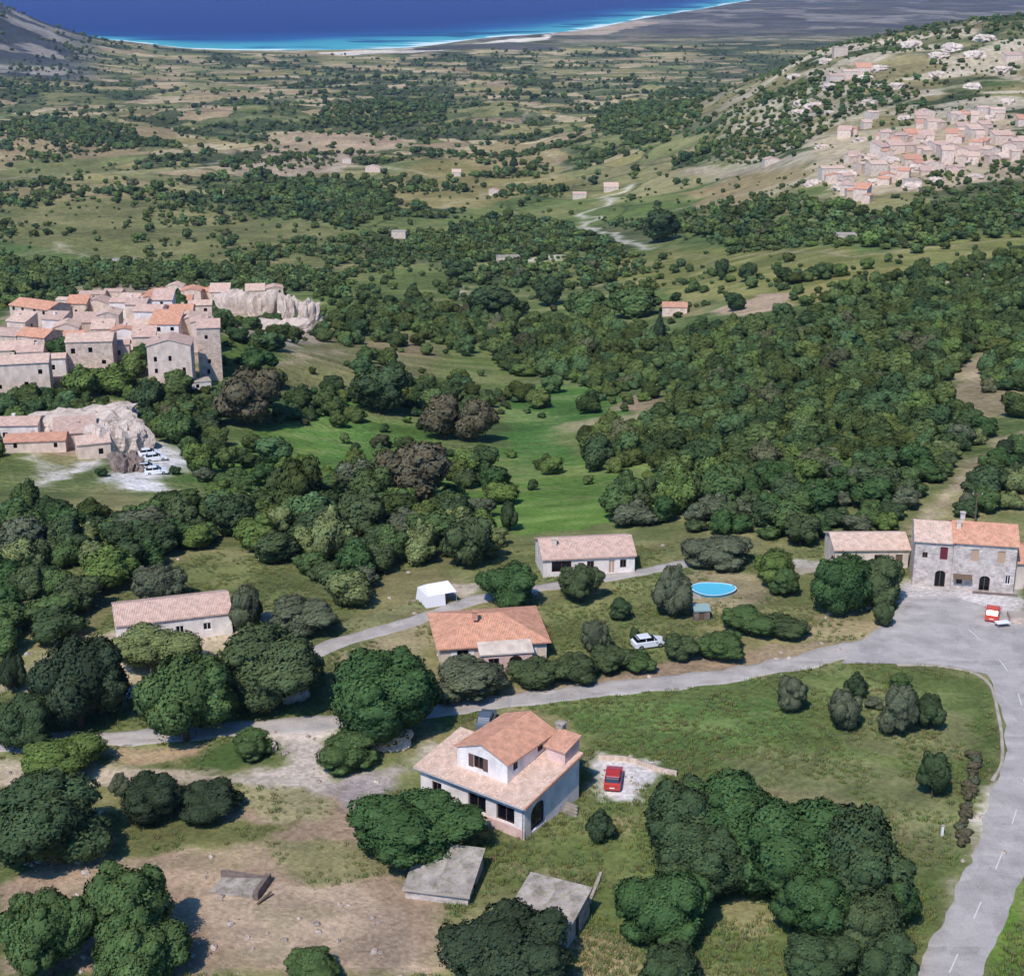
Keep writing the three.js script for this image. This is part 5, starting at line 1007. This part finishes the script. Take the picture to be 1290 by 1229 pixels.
{ const g = place('table', 'white_table', 'small white table on the gravel forecourt', 'table', 12); part('table_top', new MB().box(-0.9, 0.7, -0.5, 0.9, 0.76, 0.5).geo, M.canvas, g); for (const [a, b] of [[-1, -1], [1, -1], [-1, 1], [1, 1]]) part('leg', new MB().tube([a * 0.8, 0, b * 0.42], [a * 0.78, 0.7, b * 0.4], 0.03).geo, M.metal, g); }
{ const g = place('pole_a', 'utility_pole', 'thin utility pole rising behind the stone house roof', 'pole', 0); part('pole', new MB().tube([0, -0.5, 0], [0, 5.2, 0], 0.13, 0.09).geo, M.wood, g); part('crossarm', new MB().box(-0.8, 4.7, -0.06, 0.8, 4.82, 0.06).geo, M.wood, g); for (const s of [-0.7, 0, 0.7]) part('insulator', new MB().tube([s, 4.821, 0], [s, 5.0, 0], 0.05).geo, M.lamp, g); }
{ const g = place('hedge_post', 'white_marker_post', 'small white marker post on the meadow near the road', 'post', 0); part('post', new MB().box(-0.12, -0.3, -0.1, 0.12, 1.1, 0.1).geo, M.frameWhite, g); part('cap', new MB().box(-0.16, 1.102, -0.14, 0.16, 1.18, 0.14).geo, M.kerb, g); }

// ---------------------------------------------------------------- trees: lobed crowns of many small leaf clumps over limbs
function crownGeo(seed, { lobes = 14, cards = 3000, size = 0.05, form = 'round', core = 1, sub = 0 }) {
  const r = rng(seed), L = [], p = [], n = [], c = [], idx = [], V = (x, y, z) => new THREE.Vector3(x, y, z), dir = () => { const z = r() * 2 - 1, a = r() * 2 * Math.PI, s = Math.sqrt(1 - z * z); return V(s * Math.cos(a), z, s * Math.sin(a)); };
  if (form === 'cone') for (let k = 0; k < lobes; k++) { const t = (k + 0.5) / lobes, a = k * 2.4, q = 0.3 * (1 - t); L.push([V(Math.cos(a) * q, 0.12 + t * 0.8, Math.sin(a) * q), 0.21 * (1 - t) + 0.045]); }
  else { L.push([V(0, 0.5, 0), 0.33]); for (let k = 1; k < lobes; k++) { const d = dir(); d.y = d.y * 0.9 + 0.1; const q = 0.23 + r() * 0.13; L.push([V(d.x * q, 0.5 + d.y * q * 0.95, d.z * q), 0.13 + r() * 0.11]); } }
  if (sub) { const big = L.slice(); for (const [m, q] of big) for (let k = 0; k < sub; k++) { const d = dir(); if (d.y < -0.4) continue; const f = form === 'cone' ? 0.5 : 0.3 + 0.22 * r(); L.push([m.clone().addScaledVector(d, q * 0.86), q * f]); } }
  let lo = V(9, 9, 9), hi = V(-9, -9, -9); for (const [m, q] of L) { lo.min(m.clone().addScalar(-q)); hi.max(m.clone().addScalar(q)); }
  const sc = V(1 / (hi.x - lo.x), 1 / (hi.y - lo.y), 1 / (hi.z - lo.z)), mid = lo.clone().add(hi).multiplyScalar(0.5), lobeTint = L.map(() => 0.82 + 0.36 * r());
  const fit = (v) => V((v.x - mid.x) * sc.x, (v.y - lo.y) * sc.y * 0.94 + 0.06, (v.z - mid.z) * sc.z);
  const push = (v, nn, t, warm) => { p.push(v.x, v.y, v.z); n.push(nn.x, nn.y, nn.z); c.push(t * (1 + warm), t, t * (1 - warm * 0.8)); };
  L.forEach(([m, q], k) => {                             // shaded inner mass of each bough
    const g = new THREE.IcosahedronGeometry(1, q < 0.1 ? 1 : core), a = g.attributes.position, o = p.length / 3, v = V();
    for (let i = 0; i < a.count; i++) { v.fromBufferAttribute(a, i); const s = q * (0.86 + 0.22 * fbm(v.x * 2.2 + k * 7 + seed, v.y * 2.2 + v.z * 2.9, 3)); push(fit(V(m.x + v.x * s, m.y + v.y * s, m.z + v.z * s)), v.clone(), lobeTint[k] * 0.95, 0); idx.push(o + i); }
  });
  let made = 0, tries = 0; const total = L.reduce((s, l) => s + l[1] * l[1], 0);
  while (made < cards && tries++ < cards * 6) {
    let w = r() * total, k = 0; while (k < L.length - 1 && (w -= L[k][1] * L[k][1]) > 0) k++;
    const [m, q] = L[k], d = dir(); if (d.y < -0.55 && r() < 0.6) continue;
    const bump = 1 + 0.16 * vn(d.x * 3.1 + k * 5 + seed, d.y * 3.1 + d.z * 4), P0 = m.clone().addScaledVector(d, q * bump * (0.9 + 0.1 * r() + 0.12 * r() ** 4));
    if (L.some(([a, b], j) => j !== k && P0.distanceTo(a) < b * 0.88)) continue;
    const nn = d.clone().addScaledVector(dir(), 0.45).normalize(), u = V(0, 1, 0).cross(nn); if (u.lengthSq() < 1e-4) u.set(1, 0, 0); u.normalize(); const t = nn.clone().cross(u), a = r() * 6.28, U = u.clone().multiplyScalar(Math.cos(a)).addScaledVector(t, Math.sin(a)), T = nn.clone().cross(U), s = size * (0.6 + 0.9 * r()), s2 = s * (0.5 + 0.5 * r());
    const soft = d.clone().multiplyScalar(0.9).addScaledVector(nn, 0.3).normalize(), tint = lobeTint[k] * (0.72 + 0.56 * r()), warm = (r() - 0.4) * 0.28, o = p.length / 3;
    for (const [x, y, f] of [[-1, -0.2, 0.1], [-0.1, -1, -0.25], [1, 0.15, 0.12], [0.15, 1, -0.22]]) push(fit(P0.clone().addScaledVector(U, x * s * 0.7).addScaledVector(T, y * s2 * 0.7).addScaledVector(nn, f * s)), soft, tint, warm);
    idx.push(o, o + 1, o + 3, o + 1, o + 2, o + 3); made++;
  }
  const g = new THREE.BufferGeometry(); g.setAttribute('position', new THREE.Float32BufferAttribute(p, 3)); g.setAttribute('normal', new THREE.Float32BufferAttribute(n, 3)); g.setAttribute('color', new THREE.Float32BufferAttribute(c, 3)); g.setIndex(idx); return g;
}
const trunkGeo = (() => { const mb = new MB().tube([0, -0.12, 0], [0.01, 0.3, 0], 0.04, 0.03).tube([0.01, 0.3, 0], [-0.16, 0.55, 0.1], 0.024, 0.01, 5).tube([0.01, 0.28, 0], [0.17, 0.56, 0.05], 0.024, 0.01, 5).tube([0.01, 0.3, 0], [0.02, 0.62, -0.15], 0.024, 0.01, 5); return mb.geo; })();
const leaf = (r, g, b) => { const m = new THREE.MeshPhysicalMaterial({ roughness: 0.95, specularIntensity: 0.12, vertexColors: true }); m.color.setRGB(r, g, b); return m; };
const LEAF = { d: [0.061, 0.096, 0.041], n: [0.043, 0.064, 0.033], g: [0.084, 0.136, 0.045], v: [0.058, 0.111, 0.037], e: [0.079, 0.110, 0.046], b: [0.118, 0.174, 0.045], y: [0.175, 0.212, 0.081], o: [0.117, 0.136, 0.079], k: [0.122, 0.110, 0.065], c: [0.047, 0.074, 0.037] };
const LM = Object.fromEntries(Object.entries(LEAF).map(([k, v]) => [k, leaf(...v)]));
const near = [1, 2, 3, 4, 5].map((s) => crownGeo(s * 17, { lobes: 8 + s, cards: 8000, size: 0.023, core: 2, sub: 5 }));
const coneNear = crownGeo(99, { lobes: 18, cards: 1600, size: 0.05, form: 'cone' });
const midC = [1, 2, 3, 4].map((s) => crownGeo(s * 31 + 5, { lobes: 6 + s, cards: 1700, size: 0.045, sub: 3 }));
const farC = [1, 2, 3].map((s) => crownGeo(s * 53 + 2, { lobes: 6, cards: 160, size: 0.11, core: 1, sub: 1 }));
const KIND = { d: 'broadleaf_tree', n: 'evergreen_tree', g: 'broadleaf_tree', v: 'broadleaf_tree', e: 'evergreen_tree', b: 'broadleaf_tree', y: 'broadleaf_tree', o: 'olive_tree', k: 'bare_tree', c: 'conifer_tree' };
let treeCount = 0; const tr = rng(4242);
function tree(x, z, w, h, kind, geo, label, group) {
  const small = h < 4, g = thing(small && kind !== 'c' ? 'shrub' : KIND[kind], label, small && kind !== 'c' ? 'shrub' : 'tree', x, ground(x, z), z, tr() * 6.28, group); g.scale.set(w, h, w);
  part('trunk', trunkGeo, M.bark, g); part('crown', geo, LM[kind], g); treeCount++; return g;
}
for (const [x, z, w, h, kind, label] of TREES) tree(x, z, w * 1.02, h * 1.05, kind, kind === 'c' ? coneNear : -z < 240 ? near[Math.floor(tr() * near.length)] : midC[Math.floor(tr() * midC.length)], label);

{ // dry brown hedge along the foot of the meadow
  const C = curve(BANK, 1.1), c0 = C[0], g = thing('dry_hedge', 'low dry brown hedge between meadow and main road', 'hedge', c0.x, ground(c0.x, c0.z), c0.z), r = rng(64);
  C.forEach((c, k) => { const m = part('bush', midC[k % midC.length], LM[k % 4 === 1 ? 'o' : 'k'], g), w = 1.0 + 0.7 * r(); m.position.set(c.x - c0.x + (r() - 0.5) * 0.5, ground(c.x, c.z) - ground(c0.x, c0.z) - 0.08, c.z - c0.z); m.scale.set(w * 0.8, 0.6 + 0.6 * r(), w * 1.2); m.rotation.y = r() * 6; });
}

// ---------------------------------------------------------------- woods: the nearest trees one by one, the rest as one mass
const inside = (P, x, z) => { let s = false; for (let i = 0, j = P.length - 1; i < P.length; j = i++) if ((P[i][1] > z) !== (P[j][1] > z) && x < (P[j][0] - P[i][0]) * (z - P[i][1]) / (P[j][1] - P[i][1]) + P[i][0]) s = !s; return s; };
const keep = [...VILLAGE, ...HILLTOP, ...LONE, ...CRAGS.map(([x, z, w]) => [x, z, w, w * 0.6])].map(([x, z, w, d]) => [x, z, Math.hypot(w, d) / 2 * 0.95]).concat(['barn', 'long_house', 'annex', 'stone_house', 'tent', 'pool', 'hip_house'].map((k) => [SPOT[k][0], SPOT[k][1] - 3.5, 7.5]), [[SPOT.lot1[0] + 1, SPOT.lot1[1] + 3, 9], [SPOT.rock_a[0], SPOT.rock_a[1] + 4, 13], [SPOT.rock_d[0], SPOT.rock_d[1], 8], [SPOT.rock_b[0], SPOT.rock_b[1], 7], [SPOT.rock_c[0], SPOT.rock_c[1] + 2, 8], [SPOT.cliff[0], SPOT.cliff[1], 5]]);
const listed = TREES.map(([x, z, w]) => [x, z, w / 2]);
const free = (x, z, q) => !keep.some(([a, b, c]) => (a - x) ** 2 + (b - z) ** 2 < (c + q) ** 2) && !listed.some(([a, b, c]) => (a - x) ** 2 + (b - z) ** 2 < (c * 0.8 + q * 0.8) ** 2);
const onRoad = (x, z, near = 5) => Object.values(ROADS).some((P) => P.some((a, i) => i && ((t) => Math.hypot(P[i - 1][0] + (a[0] - P[i - 1][0]) * t - x, P[i - 1][1] + (a[1] - P[i - 1][1]) * t - z) < near)(clamp(((x - P[i - 1][0]) * (a[0] - P[i - 1][0]) + (z - P[i - 1][1]) * (a[1] - P[i - 1][1])) / ((a[0] - P[i - 1][0]) ** 2 + (a[1] - P[i - 1][1]) ** 2), 0, 1))));
const trackLines = TRACKS.map(([c, w, ...p]) => p), onTrack = (x, z, near) => trackLines.some((P) => P.some((a, i) => { if (!i) return false; const b = P[i - 1], t = clamp(((x - b[0]) * (a[0] - b[0]) + (z - b[1]) * (a[1] - b[1])) / ((a[0] - b[0]) ** 2 + (a[1] - b[1]) ** 2), 0, 1), q = near * (-z > 800 ? 2 : 1); return Math.abs(b[0] + (a[0] - b[0]) * t - x) < q && z - (b[1] + (a[1] - b[1]) * t) < q * 2.2 && z - (b[1] + (a[1] - b[1]) * t) > -q; }));
function scatter(poly, seed, lo, hi, gap) {
  const r = rng(seed), xs = poly.map((a) => a[0]), zs = poly.map((a) => a[1]), x0 = Math.min(...xs), x1 = Math.max(...xs), z0 = Math.min(...zs), z1 = Math.max(...zs), out = [], tries = (x1 - x0) * (z1 - z0) / (lo * lo) * 5;
  const cell = hi, grid = new Map();
  for (let t = 0; t < tries; t++) {
    const x = mix(x0, x1, r()), z = mix(z0, z1, r()), w = mix(lo, hi, r() ** 1.6); if (!inside(poly, x, z) || !free(x, z, w * 0.45) || onRoad(x, z) || onTrack(x, z, 1 + w * 0.5)) continue;
    const a = Math.floor(x / cell), b = Math.floor(z / cell); let ok = true;
    for (let i = -1; i < 2 && ok; i++) for (let j = -1; j < 2 && ok; j++) for (const [qx, qz, qw] of grid.get((a + i) + ',' + (b + j)) || []) if ((qx - x) ** 2 + (qz - z) ** 2 < ((qw + w) / 2 * gap) ** 2) { ok = false; break; }
    if (!ok) continue; const e = [x, z, w, w * mix(0.55, 0.95, r()) * (r() < 0.12 ? 1.35 : 1), r()]; out.push(e); const k = a + ',' + b; if (!grid.has(k)) grid.set(k, []); grid.get(k).push(e);
  }
  return out.sort((a, b) => b[1] - a[1]);
}
function mass(name, label, list, geos, mats) {            // one uncountable mass of trees
  const per = geos.map(() => []); list.forEach((e, i) => per[i % geos.length].push(e));
  const g = new THREE.Group(); g.name = numbered(name); tag(g, label, 'woodland', null, 'stuff'); scene.add(g);
  const m4 = new THREE.Matrix4(), q = new THREE.Quaternion(), Y = new THREE.Vector3(0, 1, 0), col = new THREE.Color();
  per.forEach((es, k) => {
    if (!es.length) return; const im = new THREE.InstancedMesh(geos[k], mats, es.length); im.name = 'crowns'; im.userData.kind = 'stuff'; im.castShadow = im.receiveShadow = true;
    es.forEach(([x, z, w, h, t], i) => { m4.compose(new THREE.Vector3(x, ground(x, z) - 0.04 * h, z), q.setFromAxisAngle(Y, t * 40), new THREE.Vector3(w, h, w)); im.setMatrixAt(i, m4); const v = 0.62 + 0.85 * ((t * 7.3) % 1) ** 1.3, s = (t * 13.1) % 1; if (s > 0.965) col.setRGB(1.35 * v, 0.95 * v, 1.3 * v); else if (s < 0.06) col.setRGB(1.5, 1.45, 1.1); else col.setRGB(v * (0.84 + 0.4 * s), v, v * (0.75 + 0.4 * (1 - s))); im.setColorAt(i, col); });
    g.add(im);
  });
}
const leafWhite = leaf(0.082, 0.127, 0.045);
const WSPEC = {   // smallest and largest crown, gap, how many stand as single trees, label
  barn_wood: [4.5, 9, 0.7, 70, 'tree in the wood behind the white barn', 'dvgegbdeyo'],
  valley_wood: [4, 8, 1.3, 30, 'tree in the wood below the gravel car park', 'dgvebo'],
  edge_wood: [3.5, 7, 0.72, 26, 'tree in the wood rising behind the stone house', 'dgevbnyo'],
  slope_wood: [3.6, 8, 0.7, 80, 'tree in the wood across the valley', 'dgevgvbdevgo'],
  village_bank: [3, 5.5, 0.66, 14, 'tree on the bank below the stone village', 'gbved'],
  village_wood: [4, 8, 0.6, 0, '', ''], valley_hedge: [4, 9, 1.0, 0, '', ''], field_wood: [5, 11, 1.15, 0, '', ''], mid_wood: [4, 9, 1.2, 0, '', ''], ridge_wood: [3, 7, 1.8, 0, '', ''], hill_wood: [4, 9, 1.35, 0, '', ''], mound_wood: [6, 11, 1.1, 0, '', ''], knoll_wood: [6, 12, 1.1, 0, '', ''], spur_wood: [6, 11, 1.5, 0, '', ''],
};
const TINT = { y: 'pale yellow green', k: 'brownish', d: 'dark green', n: 'blackish green', g: 'mid green', v: 'deep green', e: 'olive green', b: 'bright green', o: 'grey green' };
let seed = 900;
for (const [k, [lo, hi, gap, single, label, kinds]] of Object.entries(WSPEC)) {
  const list = scatter(WOODS[k], seed++, lo, hi, gap);
  list.slice(0, single).forEach(([x, z, w, h, t]) => { const kd = kinds[Math.floor(t * kinds.length)], big = w > lo + (hi - lo) * 0.6 ? 'large ' : w < lo + (hi - lo) * 0.25 ? 'small ' : '', tall = h > w * 0.93 ? 'upright ' : h < w * 0.78 ? 'spreading ' : 'rounded '; tree(x, z, w, h, kd, midC[Math.floor(t * 97) % midC.length], big + tall + TINT[kd] + ' ' + label, 'trees of the ' + k.replace('_', ' ')); });
  const rest = list.slice(single); if (rest.length) mass(k, k.replace('_', ' ') + ' of dense dark green trees', rest, -rest[0][1] < 520 ? midC : farC, leafWhite);
}
{ // scattered scrub and trees of the valley floor, the plain and the hills
  const r = rng(31337), list = [], far = [];
  for (let t = 0; t < 96000; t++) {
    const D = 260 * Math.exp(r() * Math.log(4400 / 260)), x = (r() * 2 - 1) * halfWidth(D) * 0.72, z = -D, s = scrubAt(x, z), hill = smooth(0.16, 0.28, x / halfWidth(D)) * smooth(520, 900, D);
    const dens = D < 470 ? 0.02 + 0.3 * smooth(0.05, 0.2, s) : 0.09 + 0.7 * smooth(-0.02, 0.18, s) - 0.25 * hill * smooth(800, 1000, D) * smooth(0.05, 0.2, s); if (r() > dens * 0.72) continue;
    const w = mix(2, 7.2, r() ** 2.6) * (D > 2400 ? 1.7 : D > 1200 ? 1.35 : 1) * (1 - 0.35 * hill); if (D > 2600 && ground(x, z) < 4) continue; if (!free(x, z, w * 0.6) || onRoad(x, z) || onTrack(x, z, 3 + w * 0.5)) continue;
    if (D < 700 && PATCHES.some(([c, ...p], i) => /^#(5f8636|54783a|5e8a37|7e7d50|d2cdc6|b29c80|8e8850|a5937c|b3a48c)/.test(c) && inside(p, x, z)) && r() < 0.8) continue;
    (D < 620 ? list : far).push([x, z, w, w * mix(0.6, 1, r()), r()]);
  }
  mass('valley_scrub', 'scattered dark scrub and small trees over the valley floor', list, midC, leafWhite);
  mass('plain_scrub', 'scattered dark scrub and hedgerow trees over far fields and slopes', far, farC, leafWhite);
  console.log('trees', treeCount, 'scrub', list.length, far.length);
}

{ // grass tufts and loose stones on the near ground
  const r = rng(5150), isGrass = (x, z) => { let c = null; for (const [h, ...p] of PATCHES) if (inside(p, x, z)) c = h; if (!c) return fbm(x / 14, z / 14, 3) < 0.2; const [a, b, q] = hex(c); return b - (a + q) / 2 > 8; };
  const blade = new MB(); for (let k = 0; k < 7; k++) { const a = k * 0.9, q = 0.09 + 0.05 * ((k * 7) % 3), x = Math.cos(a) * 0.1, z = Math.sin(a) * 0.1; blade.poly([[x - z * 0.5, -0.02, z + x * 0.5], [x + z * 0.5, -0.02, z - x * 0.5], [x * 2.3, q + 0.1, z * 2.3]]); }
  const mainOnly = ROADS.main_road, onRoadMain = (x, z) => mainOnly.some((a, i) => { if (!i) return false; const b = mainOnly[i - 1], t = clamp(((x - b[0]) * (a[0] - b[0]) + (z - b[1]) * (a[1] - b[1])) / ((a[0] - b[0]) ** 2 + (a[1] - b[1]) ** 2), 0, 1); return Math.hypot(b[0] + (a[0] - b[0]) * t - x, b[1] + (a[1] - b[1]) * t - z) < 3.1; });
  const stoneG = rockGeo(31, 0.5, 0.34, 0.42, 0.3, 1), G = [], S = [], bad = (x, z) => onRoad(x, z, 1.9) || inside(PLAZA, x, z) || onRoadMain(x, z);
  for (let t = 0; t < 60000; t++) { const D = mix(104, 215, r() ** 1.25), z = -D, x = (r() * 2 - 1) * (8 + D * 0.37), n = fbm(x / 5, z / 5, 3); if (n < -0.1 + 0.3 * r() - 0.15) continue; if (isGrass(x, z)) { if (!bad(x, z) && !(x < -12 && D < 150 && r() < 0.65)) G.push([x, z, 0.6 + r() * 1.1, r()]); } else if (r() < 0.05) S.push([x, z, 0.35 + r() ** 3 * 1.3, r()]); }
  const put = (name, label, cat, geo, mat, list, tint) => { const im = new THREE.InstancedMesh(geo, mat, list.length), m4 = new THREE.Matrix4(), q = new THREE.Quaternion(), Y = new THREE.Vector3(0, 1, 0), c = new THREE.Color(); list.forEach(([x, z, s, t], i) => { im.setMatrixAt(i, m4.compose(new THREE.Vector3(x, ground(x, z), z), q.setFromAxisAngle(Y, t * 50), new THREE.Vector3(s, s, s))); im.setColorAt(i, tint(c, t)); }); im.name = name; im.castShadow = im.receiveShadow = true; scene.add(tag(im, label, cat, null, 'stuff')); };
  const gm = new THREE.MeshPhysicalMaterial({ roughness: 0.95, specularIntensity: 0.1 }); gm.color.setRGB(0.14, 0.165, 0.06);
  put('grass_tufts', 'rough grass tufts over lawns and meadow', 'grass', blade.geo, gm, G, (c, t) => c.setRGB(0.75 + 0.55 * ((t * 9.1) % 1), 0.8 + 0.45 * ((t * 5.3) % 1), 0.7 + 0.6 * ((t * 3.7) % 1)));
  put('loose_stones', 'loose stones on the bare earth', 'stones', stoneG, M.rock, S, (c, t) => c.setScalar(0.6 + 0.4 * t));
  console.log('tufts', G.length, 'stones', S.length);
}

renderer.render(scene, camera);
